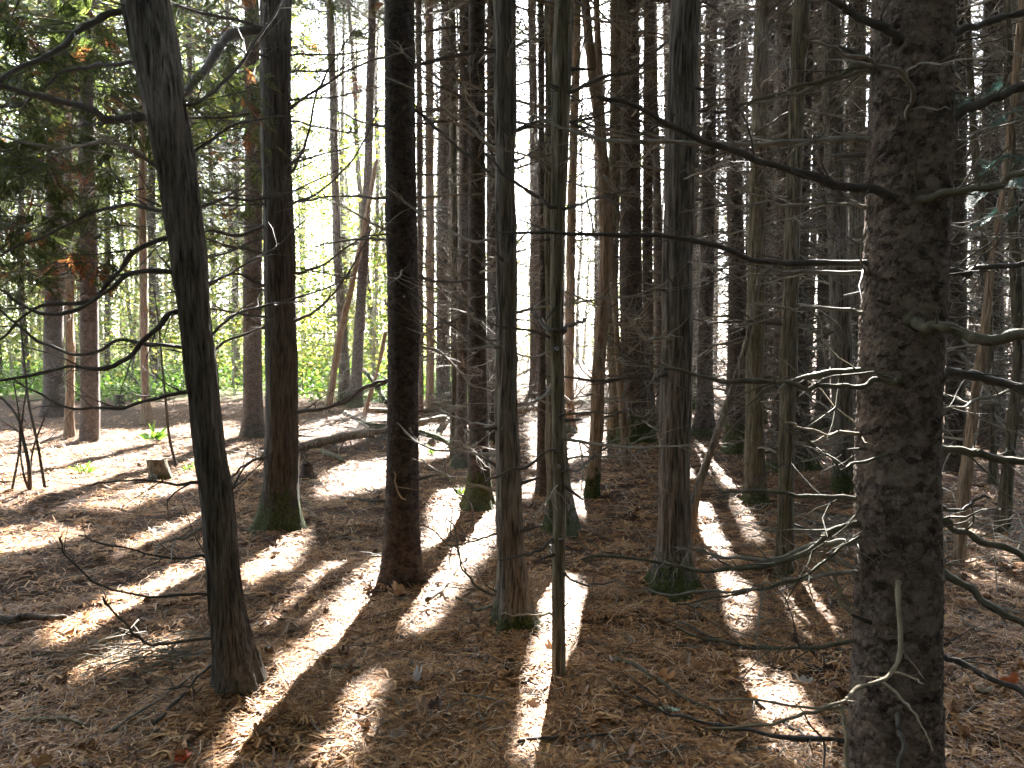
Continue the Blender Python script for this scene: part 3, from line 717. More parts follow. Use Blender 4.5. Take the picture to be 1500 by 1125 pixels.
tracked('cedar_tree', 'dark mossy far trunk joined at the foot with a reddish one', 'cedar',
    [(506, 592, 20), (504, 540, 16), (500, 450, 13), (494, 375, 12), (488, 150, 11), (483, 0, 11)], moss=.5, flare=.35, flare_h=.3, nb=26, blen=(.5, 1.2), H=19)
tracked('spruce_tree', 'reddish far trunk with mossy foot, touching the dark mossy far trunk', 'red',
    [(519, 596, 22), (522, 550, 16), (528, 450, 15), (533, 375, 14), (539, 250, 12), (546, 0, 11)], moss=.5, flare=.3, flare_h=.3, nb=26, blen=(.5, 1.2), H=19)
tracked('dead_pole', 'tan slanting dead pole leaning against the two joined far trunks', 'tan',
    [(478, 604, 11), (488, 550, 10), (500, 480, 10), (515, 420, 9), (528, 360, 8), (541, 290, 7), (552, 230, 5)], flare=.05, nb=8, blen=(.3, .7), broken=True)
tracked('dead_pole', 'short thin dead pole propped behind the fallen log', 'tan',
    [(526, 625, 8), (540, 585, 7), (552, 545, 6), (560, 510, 6), (566, 480, 5)], flare=.05, nb=6, blen=(.3, .6), broken=True)
tracked('dead_pole', 'dark slanting dead stem between the rippled grey cedar and the reddish smooth trunk', 'cedar',
    [(1012, 752, 13), (1020, 722, 12), (1032, 692, 11), (1050, 640, 10), (1068, 590, 9), (1092, 510, 8), (1107, 440, 7), (1118, 380, 6)], flare=.05, nb=6, blen=(.2, .5), broken=True, D=6.0)

# ---- branches one can follow
B7 = [  # points, D1, w0, w1, twigs
    ([(1272, 205), (1180, 210), (1100, 213), (1000, 211), (930, 205), (880, 199), (833, 189), (783, 167)], 2.9, 9, 4, 12, None),
    ([(1292, 284), (1240, 276), (1180, 258), (1120, 236), (1080, 220), (1020, 199), (960, 172), (920, 151), (876, 141)], 2.15, 14, 6, 12, TWIGD),
    ([(1272, 303), (1200, 300), (1130, 300), (1060, 304), (1000, 308)], 2.3, 6, 2, 6, None),
    ([(1290, 389), (1200, 388), (1120, 385), (1060, 366), (980, 350), (880, 345), (800, 343), (738, 336)], 2.3, 11, 4, 14, TWIGD),
    ([(1268, 402), (1200, 401), (1150, 398), (1110, 385), (1060, 372)], 2.35, 8, 3, 5, None),
    ([(1265, 460), (1232, 455), (1180, 452), (1145, 449), (1106, 445)], 2.3, 7, 3, 4, None),
    ([(1262, 545), (1200, 550), (1140, 557), (1070, 557), (1000, 544), (950, 534), (900, 520)], 2.3, 11, 3, 12, TWIGM),
    ([(1318, 556), (1285, 558), (1240, 566), (1190, 566), (1145, 560)], 2.15, 9, 6, 3, TWIGM),
    ([(1258, 637), (1200, 632), (1165, 625), (1152, 613)], 2.3, 6, 3, 3, CUT),
    ([(1296, 667), (1270, 680), (1232, 686), (1212, 668), (1180, 640), (1150, 630)], 2.1, 6, 2, 5, TWIGM),
    ([(1258, 730), (1180, 728), (1090, 722), (1050, 714)], 2.4, 9, 3, 7, TWIGM),
    ([(1275, 758), (1230, 775), (1180, 804), (1130, 826), (1080, 834), (1000, 828), (900, 815), (850, 820)], 2.3, 12, 4, 13, TWIGM),
    ([(1250, 795), (1200, 802), (1130, 818), (1060, 814), (985, 800)], 2.5, 11, 4, 8, None),
    ([(1278, 772), (1220, 812), (1160, 853), (1080, 868), (990, 880)], 2.1, 5, 3, 8, TWIGM),
    ([(1252, 838), (1180, 848), (1090, 868), (1000, 872), (940, 860)], 2.3, 7, 3, 8, None),
    ([(1250, 892), (1230, 876), (1222, 846), (1195, 818)], 2.4, 8, 5, 3, CUT),
    ([(1250, 942), (1190, 950), (1120, 948), (1040, 936), (985, 920)], 2.4, 7, 3, 8, TWIGM),
    ([(1236, 1085), (1150, 1080), (1060, 1066), (990, 1045), (930, 1015)], 2.1, 9, 3, 8, TWIGD),
    ([(1308, 47), (1262, 27), (1222, 2), (1180, -25)], 2.2, 14, 8, 4, TWIGD),
    ([(1278, 97), (1215, 115), (1120, 141), (1060, 160)], 2.3, 9, 3, 7, TWIGM),
    ([(1278, 106), (1180, 131), (1100, 151)], 2.35, 7, 3, 5, None),
    ([(1333, 168), (1338, 135), (1326, 110), (1282, 95), (1246, 84), (1200, 64), (1180, 50)], 1.9, 8, 3, 6, None),
    ([(1326, 112), (1368, 91), (1430, 85), (1500, 80)], 1.85, 4, 2, 5, None),
    ([(1390, 54), (1440, 38), (1520, 16)], 2.4, 13, 9, 5, TWIGD),
    ([(1390, 174), (1430, 155), (1520, 122)], 2.3, 16, 12, 5, TWIGD),
    ([(1350, 296), (1390, 286), (1450, 274), (1490, 254), (1520, 240)], 2.0, 13, 8, 6, TWIGM),
    ([(1385, 401), (1440, 393), (1520, 386)], 2.4, 10, 8, 5, TWIGD),
    ([(1340, 470), (1380, 481), (1440, 496), (1520, 488)], 2.0, 18, 15, 5, TWIGM),
    ([(1382, 545), (1440, 556), (1520, 575)], 2.4, 17, 13, 4, TWIGD),
    ([(1380, 655), (1430, 666), (1520, 682)], 2.4, 13, 10, 5, TWIGM),
    ([(1376, 762), (1420, 785), (1520, 822)], 2.3, 13, 9, 6, TWIGM),
    ([(1376, 838), (1430, 870), (1520, 925)], 2.2, 13, 10, 6, TWIGM),
    ([(1376, 962), (1430, 985), (1520, 1026)], 2.2, 11, 8, 6, TWIGD),
    ([(1378, 746), (1420, 740), (1446, 724)], 2.4, 7, 4, 2, TWIGD),
    ([(1378, 600), (1430, 590), (1500, 560), (1530, 540)], 2.6, 5, 2, 6, None),
    ([(1386, 210), (1440, 190), (1520, 170)], 2.6, 5, 2, 6, None),
    ([(1384, 330), (1440, 350), (1520, 350)], 2.7, 5, 2, 6, None),
]
D7 = t7['D']
for pts, D1, w0, w1, tw, m in B7:
    D0 = D7 if not (1290 < pts[0][0] < 1360) else D7 - .12
    px_branch(t7, pts, D0, D1 * D7 / 2.36, w0, w1, int(tw * 1.5), (.06, .26), m)
px_branch(t7, [(1316, 862), (1321, 920), (1312, 974), (1292, 998), (1250, 1019), (1231, 1034), (1180, 1037), (1085, 1027), (1040, 1020)], D7 - .13, D7 - .6, 9, 3, 3, (.04, .12), CUT,
          forks=[([(1231, 1034), (1190, 1043), (1130, 1060), (1030, 1068)], D7 - .4, D7 - .6, 7, 3), ([(1231, 1035), (1240, 1080), (1238, 1150)], D7 - .4, D7 - .45, 7, 6),
                 ([(1292, 998), (1320, 1022), (1345, 1055), (1368, 1102)], D7 - .25, D7 - .4, 5, 2), ([(1310, 984), (1335, 992), (1354, 1002)], D7 - .22, D7 - .3, 4, 2)])
px_branch(t7, [(1316, 1050), (1320, 1090), (1322, 1160)], D7 - .13, D7 - .3, 9, 6, 0, (.04, .1), TWIGD)

B1 = [
    ([(270, 455), (247, 462), (230, 482), (210, 506), (185, 528), (150, 537), (105, 535), (65, 548), (0, 558), (-40, 556)], 3.1, 10, 3, 12, TWIGD),
    ([(278, 510), (230, 507), (180, 500), (120, 520), (60, 502), (20, 470), (-20, 430)], 3.8, 6, 3, 10, TWIGD),
    ([(283, 580), (250, 577), (215, 586), (165, 597), (110, 598), (60, 580), (20, 555)], 3.2, 7, 2, 10, TWIGD),
    ([(258, 402), (200, 400), (150, 430), (90, 460), (40, 450), (0, 425), (-30, 400)], 3.2, 8, 3, 12, TWIGD),
    ([(246, 350), (200, 366), (165, 400), (130, 440), (60, 450), (0, 492), (-30, 510)], 3.6, 9, 3, 12, TWIGD),
    ([(242, 258), (195, 222), (150, 210), (80, 215), (0, 198)], 3.0, 7, 3, 14, None),
    ([(228, 172), (165, 172), (125, 160), (60, 140), (0, 125)], 3.1, 17, 6, 14, TWIGD),
    ([(200, 8), (140, 30), (100, 62), (60, 82), (0, 120), (-30, 140)], 3.0, 12, 5, 12, TWIGD),
    ([(205, 90), (150, 95), (90, 110), (30, 150), (-20, 165)], 3.9, 8, 3, 12, TWIGD),
    ([(250, 310), (190, 300), (120, 320), (50, 350), (-10, 380)], 3.9, 7, 3, 14, TWIGD),
    ([(291, 706), (240, 707), (190, 705), (130, 713)], 3.3, 6, 2, 6, TWIGD),
    ([(302, 770), (272, 785), (238, 799), (224, 811)], 3.2, 5, 3, 2, None),
    ([(303, 812), (250, 818), (170, 802), (115, 784)], 3.2, 5, 2, 6, TWIGD),
    ([(307, 868), (250, 871), (170, 864), (122, 845), (97, 810), (88, 785)], 3.1, 5, 2, 6, TWIGD),
    ([(312, 937), (250, 943), (210, 938), (180, 914), (150, 872)], 3.2, 5, 3, 5, TWIGM),
    ([(318, 962), (285, 996), (246, 1012)], 3.3, 6, 3, 4, TWIGD),
    ([(288, 150), (330, 120), (375, 60), (400, 20), (430, -20)], 3.9, 6, 2, 8, TWIGD),
    ([(280, 225), (312, 200), (360, 178), (430, 170)], 3.8, 6, 2, 8, TWIGD),
    ([(294, 305), (330, 292), (370, 295), (430, 280), (500, 240)], 3.9, 5, 2, 10, TWIGD),
    ([(300, 420), (340, 400), (400, 360), (450, 320)], 3.9, 5, 2, 9, TWIGD),
    ([(310, 490), (350, 460), (420, 440), (520, 400)], 3.9, 6, 2, 10, TWIGD),
    ([(322, 740), (340, 715), (365, 680), (400, 668)], 3.7, 5, 2, 5, TWIGD),
]
D1_ = t1['D']
for pts, De, w0, w1, tw, m in B1:
    px_branch(t1, pts, D1_, De * D1_ / 3.48, w0, w1, tw, (.08, .34), m)
D2 = t2['D']
for pts, De, w0, w1, tw, m in [
    ([(385, 44), (345, 50), (322, 70), (296, 106), (264, 142)], 5.0, 15, 11, 5, TWIGD),
    ([(425, 300), (470, 280), (520, 230), (560, 150)], 6.5, 5, 2, 12, TWIGD),
    ([(428, 250), (450, 200), (470, 120), (520, 40)], 6.2, 5, 2, 12, TWIGD),
    ([(430, 400), (470, 390), (530, 350), (590, 340)], 6.4, 5, 2, 10, TWIGD),
    ([(432, 470), (470, 450), (510, 400), (545, 330)], 6.2, 5, 2, 10, TWIGD),
    ([(436, 605), (480, 596), (530, 572), (575, 557)], 5.6, 6, 4, 6, TWIGD),
    ([(388, 330), (350, 345), (300, 340), (250, 380)], 5.6, 6, 3, 10, TWIGD),
    ([(388, 420), (340, 400), (300, 420), (240, 430)], 5.6, 5, 2, 10, TWIGD),
    ([(386, 480), (330, 500), (300, 520), (240, 510)], 5.8, 5, 2, 8, TWIGD),
    ([(388, 670), (360, 680), (335, 705)], 6.0, 5, 3, 5, TWIGD),
    ([(424, 160), (480, 120), (540, 90), (600, 80)], 6.2, 6, 2, 12, TWIGD)]:
    px_branch(t2, pts, D2, De, w0, w1, tw, (.12, .45), m)
D3 = t3['D']
for pts, De, w0, w1, tw, m in [
    ([(608, 98), (650, 85), (700, 78), (760, 80)], 4.7, 7, 3, 8, TWIGD),
    ([(607, 158), (640, 190), (700, 240), (740, 270)], 4.6, 5, 3, 7, TWIGD),
    ([(612, 290), (660, 285), (720, 285)], 4.7, 5, 2, 6, None),
    ([(612, 405), (650, 412), (720, 410)], 4.8, 5, 2, 6, TWIGD),
    ([(612, 505), (650, 520), (690, 560), (720, 575)], 4.7, 5, 2, 6, None),
    ([(570, 185), (530, 178), (480, 160)], 4.8, 5, 2, 6, TWIGD),
    ([(568, 290), (500, 288), (420, 300)], 4.8, 5, 2, 8, TWIGD),
    ([(568, 352), (520, 350), (460, 360)], 4.9, 5, 2, 6, TWIGD),
    ([(570, 556), (540, 563), (500, 590), (440, 606)], 4.7, 6, 3, 6, TWIGD),
    ([(614, 780), (600, 740), (585, 725), (575, 690)], 4.4, 4, 2, 1, CUT),
    ([(568, 815), (550, 815), (530, 825)], 4.8, 4, 2, 1, TWIGD)]:
    px_branch(t3, pts, D3, De, w0, w1, tw, (.08, .3), m)
D4 = t4['D']
for pts, De, w0, w1, tw, m in [
    ([(729, 666), (690, 665), (640, 660), (605, 640), (580, 620)], 4.1, 5, 2, 5, None),
    ([(729, 718), (685, 709), (645, 692), (612, 672)], 4.0, 6, 2, 4, CUT),
    ([(729, 622), (690, 618), (640, 600)], 4.1, 4, 2, 5, None),
    ([(729, 870), (702, 862), (684, 842), (674, 818), (668, 780), (655, 757)], 3.9, 5, 2, 5, TWIGM),
    ([(729, 889), (700, 891), (678, 880), (668, 874)], 4.0, 6, 3, 1, TWIGM),
    ([(729, 780), (700, 792), (660, 796), (625, 770)], 4.0, 4, 2, 4, TWIGM),
    ([(756, 192), (800, 165), (840, 100), (870, 20)], 4.0, 5, 2, 8, TWIGD),
    ([(727, 500), (690, 490), (640, 465), (600, 430)], 4.1, 4, 2, 6, TWIGD),
    ([(757, 235), (790, 215), (840, 190)], 4.3, 4, 2, 5, TWIGD),
    ([(727, 220), (690, 190), (640, 150), (560, 110)], 4.0, 5, 2, 7, TWIG),
    ([(726, 350), (680, 350), (630, 320), (560, 270)], 4.1, 5, 2, 8, None)]:
    px_branch(t4, pts, D4, De, w0, w1, tw, (.06, .26), m)
D5 = t5['D']
for pts, De, w0, w1, tw, m in [
    ([(813, 304), (790, 290), (752, 263), (708, 226)], 3.3, 7, 4, 3, TWIGD),
    ([(829, 303), (860, 295), (900, 285), (960, 270)], 3.6, 6, 2, 5, TWIGD),
    ([(826, 138), (870, 120), (930, 100), (980, 60)], 3.4, 6, 3, 6, TWIGD),
    ([(811, 790), (790, 806), (765, 815), (726, 823)], 3.2, 6, 3, 2, TWIGD),
    ([(810, 660), (775, 680), (740, 692), (712, 706)], 3.3, 5, 3, 2, TWIGD),
    ([(811, 484), (790, 470), (778, 450)], 3.4, 6, 3, 0, TWIGD),
    ([(828, 480), (850, 470), (862, 470)], 3.4, 7, 4, 0, TWIGD),
    ([(811, 900), (790, 902), (760, 900), (733, 898)], 3.3, 4, 2, 1, CUT),
    ([(828, 608), (870, 606), (920, 600)], 3.4, 4, 2, 3, TWIGD),
    ([(829, 690), (860, 680), (905, 640)], 3.5, 4, 2, 3, TWIGD),
    ([(829, 840), (860, 858), (905, 850)], 3.5, 4, 2, 3, TWIGD)]:
    px_branch(t5, pts, D5, De, w0, w1, tw, (.06, .2), m)

# ----------------------------------------------------------------- filler trees deeper in the stand
spots = []
def far_ok(x, y, gap):
    for t in TREES:
        if (t['x'] - x) ** 2 + (t['y'] - y) ** 2 < gap ** 2: return False
    for (a, b, *_r) in spots:
        if (a - x) ** 2 + (b - y) ** 2 < gap ** 2: return False
    return True
def scatter(n, f0, f1, y0, y1, gap, zone):
    made = 0
    for _ in range(n * 30):
        if made >= n: break
        y = math.sqrt(rng.uniform(y0 ** 2, y1 ** 2)); x = y * rng.uniform(f0, f1)
        px = CX + F * x / y
        if y < 36 and (754 < px < 776 or 790 < px < 802 or 448 < px < 478 or 556 < px < 566): continue
        line = np.array([x, y, 0.0]) + np.array([0, 0, 1.0]) * np.linspace(0, 20, 80)[:, None]
        G = line - SUN * (line[:, 2:3] / SUN[2]); gx, gy, _d = project(G)
        if (((G[:, 1] > 1.2) & (gy > 735)) & lit_px(gx, gy)).sum() > (2 if zone == 'right' else 1): continue
        if far_ok(x, y, gap): spots.append((x, y, zone)); made += 1
scatter(50, .16, .74, 11, 27, 1.1, 'right')
scatter(26, .08, .72, 27, 42, 1.6, 'right')
scatter(34, -.22, .12, 17, 44, 1.7, 'mid')
scatter(38, -.74, -.20, 20, 44, 1.9, 'left')

def filler_trunk(i):
    zs = np.concatenate([np.arange(-.05, 1, .1), np.arange(1, 21.01, .5)])
    P = np.stack([.10 * fbm(zs * .15, i * 3.1, 0, 2, 71) * np.maximum(zs, 0) ** .5 * .6, .10 * fbm(zs * .15, i * 3.1, 7, 2, 72) * np.maximum(zs, 0) ** .5 * .6, zs], 1)
    R = .085 * (1 - zs / 22) + .004
    return P, R, trunk_mesh(P, R, 12, ['spruce', 'cedar', 'red', 'spruce', 'green', 'red'][i], .006, 100 + i, .45, .22)
FT = [filler_trunk(i) for i in range(6)]
def dead_crown(i, ztop=15.0):
    """the tangle of dead lower limbs of a far tree"""
    P0, R0, _ = FT[i]; b = MB()
    for _ in range(140):
        z = rng.uniform(.7, ztop); az = rng.uniform(0, 2 * PI); L = rng.uniform(.5, 1.5)
        p = np.array([np.interp(z, P0[:, 2], P0[:, 0]), np.interp(z, P0[:, 2], P0[:, 1]), z])
        t = np.linspace(0, 1, 5)[:, None]; d = np.array([math.cos(az), math.sin(az), rng.normal(0, .25)])
        Q = p + d * L * t + np.array([0, 0, rng.normal(.0, .25)]) * L * t ** 2 + rng.normal(0, .03, (5, 3)) * L * t
        R = np.linspace(.012, .004, 5); b.tube(Q, R, 3)
        for k in range(rng.integers(3, 7)):
            q = Q[rng.integers(1, 5)]; dd = rand_unit(d, .7); l2 = L * rng.uniform(.2, .45)
            Q2 = q + dd * l2 * np.linspace(0, 1, 3)[:, None]; Q2[1] += rng.normal(0, .05, 3)
            b.tube(Q2, np.array([.0055, .005, .0025]), 3)
    return b.mesh('dead_crown', TWIG if i != 3 else TWIGD)
DC = [dead_crown(i) for i in range(6)]

ANCH = [(-60, 'the clearing edge'), (131, 'the reddish clearing trunk'), (285, 'the leaning shaggy cedar'), (405, 'the dark moss-footed cedar'), (512, 'the joined far trunks'), (590, 'the near-black spruce'), (699, 'the mossy dark spruce'),
        (742, 'the knotted cedar'), (818, 'the split pole'), (880, 'the barkless trunk'), (926, 'the stout spruce'), (993, 'the rippled cedar'), (1034, 'the flared black spruce'), (1079, 'the moss-lit dark trunk'), (1107, 'the reddish smooth trunk'),
        (1156, 'the slim greenish-barked stem'), (1233, 'the grey mossy-footed trunk'), (1322, 'the massive spruce'), (1420, 'the tan tilting pole'), (1488, 'the bending greenish stem')]
ORD = 'first second third fourth fifth sixth seventh eighth ninth tenth eleventh twelfth thirteenth fourteenth fifteenth sixteenth seventeenth eighteenth nineteenth twentieth twenty-first twenty-second twenty-third twenty-fourth twenty-fifth twenty-sixth'.split()
items = []
for (x, y, zone) in spots:
    items.append((CX + F * x / y, x, y, zone))
items.sort()
cnt = {}
for (px, x, y, zone) in items:
    gi = max([i for i, a in enumerate(ANCH) if a[0] <= px] or [0])
    A = ANCH[gi][1]; Bn = ANCH[gi + 1][1] if gi + 1 < len(ANCH) else 'the frame edge'
    cnt[gi] = cnt.get(gi, 0) + 1
    v = rng.integers(6); s = rng.uniform(.75, 1.35)
    if Bn == 'the frame edge': Bn = 'the thicket end'
    look = ('slim' if s < .95 else 'thicker' if s > 1.2 else 'thin') + ' ' + {0: 'dark', 1: 'grey', 2: 'reddish', 3: 'dark', 4: 'greenish', 5: 'reddish'}[int(v)]
    lab = f"{look} far trunk, {ORD[cnt[gi] - 1]} from {A} towards {Bn}"
    gz = float(ground_h(np.array(x), np.array(y)))
    root = thing('far_tree', lab, 'tree', (x, y, gz), 'far trees of the deep stand')
    rz = rng.uniform(0, 2 * PI)
    hs = rng.uniform(.95, 1.1)
    tk = link('trunk', FT[v][2], root, (0, 0, 0), (rng.normal(0, .015), rng.normal(0, .02), rz), (s, s, hs)); tk['moss_height'] = float(rng.choice([0, .3, .5])); tk['tone'] = float(rng.uniform(.7, 1.1))
    link('dead_crown', DC[v], root, (0, 0, 0), (0, 0, rz), (1.0, 1.0, 1.0))
    if (y < 24 and zone == 'right' and v % 3 == 0) or (zone == 'left' and v % 2):
        link('dead_crown', DC[(v + 2) % 6], root, (0, 0, 0), (0, 0, rz + 2), (1.2, 1.2, .9))
    ft = 1.55 + (y + 1.5) * .44
    z0 = ft + .5
    if zone == 'left': z0 = rng.uniform(3.0, 7)
    z0 = min(z0, 17.5)
    TREES.append(dict(root=root, x=x, y=y, b=np.array([x, y, gz]), leafy=(zone == 'left' and rng.random() < .6), P=FT[v][0] * np.array([s, s, hs]), R=FT[v][1] * s, H=21.0 * hs, z0=z0, D=y, crown=True))

# ----------------------------------------------------------------- live crowns
def spray_templates(k=10, n=30, L=.11, W=.035, rad=.42, flat=.14):
    out = []
    for _ in range(k):
        c = np.stack([rng.normal(0, rad * .5, n), rng.normal(0, rad * .5, n), rng.normal(0, flat, n)], 1)
        yaw = rng.uniform(0, 2 * PI, n); d = np.stack([np.cos(yaw), np.sin(yaw), rng.normal(-.15, .3, n)], 1)
        s = np.stack([-np.sin(yaw), np.cos(yaw), rng.normal(0, .3, n)], 1)
        l = rng.uniform(.6, 1.4, n)[:, None] * L; w = rng.uniform(.7, 1.3, n)[:, None] * W
        out.append(np.stack([c - d * l, c - s * w, c + d * l, c + s * w], 1).reshape(-1, 3))
    return np.array(out)
SPR = spray_templates()
xs_all = np.array([t['x'] for t in TREES]); ys_all = np.array([t['y'] for t in TREES])
z0_all = np.array([t['z0'] for t in TREES]); H_all = np.array([t['H'] for t in TREES])
assign = [[] for _ in TREES]
# sprays that shade the ground the photo shows in shade
def shade_pass(n, ymin=600, ymax=1180):
    py = rng.uniform(ymin, ymax, n); px = rng.uniform(-250, 1750, n)
    ok = ~lit_px(px, py)
    bright = (px < 300) & (py > 700) & (py < 860)
    ok &= ~(bright & (rng.random(n) < .45))
    ok &= ~((px > 1010) & (rng.random(n) < np.where(py < 860, .62, .35)))
    px, py = px[ok], py[ok]
    d = FWD[None] + np.stack([(px - CX) / F, 0 * px, 0 * px], 1) - UP[None] * ((py - CY) / F)[:, None]
    G = EYE + d * (-CAMH / d[:, 2:3])
    left = np.ones(len(G), bool)
    for attempt in range(7):
        idx = np.where(left)[0]
        z = rng.uniform(6.5, 20, len(idx)); Q = G[idx] + SUN * (z / SUN[2])[:, None]
        D2 = (Q[:, 0:1] - xs_all[None]) ** 2 + (Q[:, 1:2] - ys_all[None]) ** 2
        bad = (z[:, None] < z0_all[None]) | (z[:, None] > H_all[None])
        lim = np.clip(2.3 - 1.3 * (z[:, None] - z0_all[None]) / np.maximum(H_all - z0_all, 1)[None], .7, 2.4)
        D2 = np.where(bad | (D2 > lim ** 2), 1e9, D2)
        j = D2.argmin(1); good = D2[np.arange(len(idx)), j] < 1e8
        for a in np.where(good)[0]: assign[j[a]].append(Q[a])
        left[idx[good]] = False
    print('shade pass', len(G), 'unplaced', int(left.sum()))
shade_pass(24000)
ncrown = 0
for ti, tr in enumerate(TREES):
    z0, H = tr['z0'], tr['H']
    nran = 100 if tr['D'] > 9 and tr['x'] < -.2 * tr['D'] and not tr.get('leafy') else 330 if tr['D'] < 16 else 150 if tr.get('leafy') else 60
    z = z0 + (H - z0) * rng.random(nran) ** 1.2
    rmax = np.clip(2.1 - 1.5 * (z - z0) / max(H - z0, 1), .3, 2.1) * (.7 if tr['D'] < 5 else 1)
    a = rng.uniform(0, 2 * PI, nran); r = rmax * rng.random(nran) ** .6
    Q = np.stack([tr['x'] + r * np.cos(a), tr['y'] + r * np.sin(a), z], 1)
    Q = Q[~shadow_lit(Q, .3)]
    if assign[ti]: Q = np.concatenate([Q, np.array(assign[ti])])
    if not len(Q): continue
    Q = Q[:900]
    n = len(Q); tpl = SPR[rng.integers(0, len(SPR), n)]
    yaw = rng.uniform(0, 2 * PI, n); c, s = np.cos(yaw)[:, None], np.sin(yaw)[:, None]
    V = np.stack([tpl[:, :, 0] * c - tpl[:, :, 1] * s, tpl[:, :, 0] * s + tpl[:, :, 1] * c, tpl[:, :, 2]], -1) + (Q - tr['b'])[:, None]
    V = V.reshape(-1, 4, 3)
    cen = V.mean(1) + tr['b']; V = V[~(shadow_lit(cen, .05) | sun_fleck(cen))].reshape(-1, 3); ncrown += len(V) // 4
    b = MB(); b.add(V, np.arange(len(V)).reshape(-1, 4))
    # limbs carrying the sprays
    Q = Q[~shadow_lit(Q, .1)]
    for q in Q[:: max(1, n // 26)]:
        p, rr = path_at(tr, max(z0 * .95, (q[2] - tr['b'][2]) - .3)); e = q - tr['b']
        b.tube(smooth_path([p, (p + e) / 2 + np.array([0, 0, .08]), e], 5), np.linspace(.014, .005, 5), 4, 1)
    link('crown', b.mesh('crown', [YELLOW if tr.get('leafy') else CROWN, TWIGD], False), tr['root'])
print('crown quads', ncrown)

# ----------------------------------------------------------------- near cedar foliage, hung on the leaning cedar and the dark cedar
def cedar_spray(b, p, d, L, mat, off=0.0):
    """flat fan of scale-leaf twiglets"""
    d = d / np.linalg.norm(d)
    lat = np.cross(d, [0, 0, 1.0]); lat /= np.linalg.norm(lat) + 1e-9
    nrm = np.cross(lat, d); roll = rng.normal(0, .6)
    lat = lat * math.cos(roll) + nrm * math.sin(roll)
    m = 11; t = np.linspace(.08, 1, m)
    droop = np.array([0, 0, -.35 * L])
    V = []
    for i, s in enumerate(t):
        o = p + d * L * s + droop * s * s
        for sd in (-1, 1):
            ln = L * .55 * (1.05 - s) * rng.uniform(.7, 1.2) + .012
            e = d * .75 + lat * sd * .8; e /= np.linalg.norm(e)
            w = np.cross(e, nrm) * min(.0042, L * .03) * rng.uniform(.8, 1.5)
            e1 = o + e * ln + droop * .3 * ln
            mid = o + e * ln * .5
            V += [o, mid - w, e1, mid + w]
            for q in (.35, .6, .8):
                oo = o + e * ln * q; f = d * .9 + lat * sd * .15 * rng.normal(1, 1); f /= np.linalg.norm(f)
                l3 = ln * .42; w3 = np.cross(f, nrm) * min(.0045, L * .028)
                V += [oo, oo + f * l3 * .5 - w3, oo + f * l3, oo + f * l3 * .5 + w3]
    V = np.array(V).reshape(-1, 4, 3)
    V = V[~shadow_lit(V.mean(1) + off, .03)].reshape(-1, 3)
    if len(V): b.add(V, np.arange(len(V)).reshape(-1, 4), mat)

def hang_foliage(tr, regions, n, Dr, brown=.3, L=(.10, .24)):
    b = MB()
    for _ in range(n):
        rx = regions[rng.choice(len(regions), p=np.array([r[4] for r in regions]) / sum(r[4] for r in regions))]
        x, y = rng.normal(rx[0], rx[2]), rng.normal(rx[1], rx[3])
        D = rng.uniform(*Dr); c = at(x, y, D) - np.array(tr['b'])
        a = rng.uniform(0, 2 * PI); main = np.array([math.cos(a), math.sin(a), rng.normal(-.3, .2)])
        mat = 1 if rng.random() < brown else 0
        l0 = rng.uniform(.15, .4)
        Q = c + main * l0 * np.linspace(0, 1, 4)[:, None]; b.tube(Q, np.array([.004, .003, .0025, .001]), 3, 2)
        for k in range(rng.integers(4, 8)):
            s = rng.uniform(.1, 1)
            cedar_spray(b, c + main * l0 * s, rand_unit(main, .55), rng.uniform(*L) * .62, mat if rng.random() < .94 else 1 - mat, np.array(tr['b']))
    link('crown', b.mesh('crown', [CEDG, CEDB, TWIGD], False), tr['root'])
hang_foliage(t1, [(50, 60, 70, 60, 2.5), (80, 230, 55, 50, 1.8), (30, 330, 50, 40, 1.5), (100, 385, 45, 25, 1.0), (325, 180, 30, 70, .5), (120, 110, 55, 60, 1.2), (10, 180, 40, 70, 1.6)], 255, (3.4, 5.0), .05)
hang_foliage(t2, [(330, 60, 50, 50, 1.5), (345, 230, 40, 80, 2), (330, 330, 40, 50, 1), (440, 60, 40, 50, .8), (410, 130, 30, 80, .8)], 90, (6.4, 8.0), .06, (.14, .3))

def blue_sprays():
    b = MB(); base = np.array(t7['b'])
    for (x0, y0, x1, y1, D, n) in [(1500, 128, 1404, 146, 2.5, 6), (1510, 232, 1440, 238, 2.6, 5), (1505, 255, 1430, 280, 2.4, 5), (1490, 316, 1432, 312, 2.6, 4), (1515, 160, 1450, 168, 2.8, 3)]:
        p0, p1 = at(x0, y0, D) - base, at(x1, y1, D - .1) - base
        b.tube(np.stack([p0, (p0 + p1) / 2, p1]), np.array([.003, .002, .001]), 4, 1)
        for k in range(n):
            s = k / n; cedar_spray(b, p0 * (1 - s) + p1 * s, rand_unit((p1 - p0) / np.linalg.norm(p1 - p0), .25), rng.uniform(.05, .10), 0)
    link('crown', b.mesh('crown', [BLUEG, TWIG], False), t7['root'])
blue_sprays()

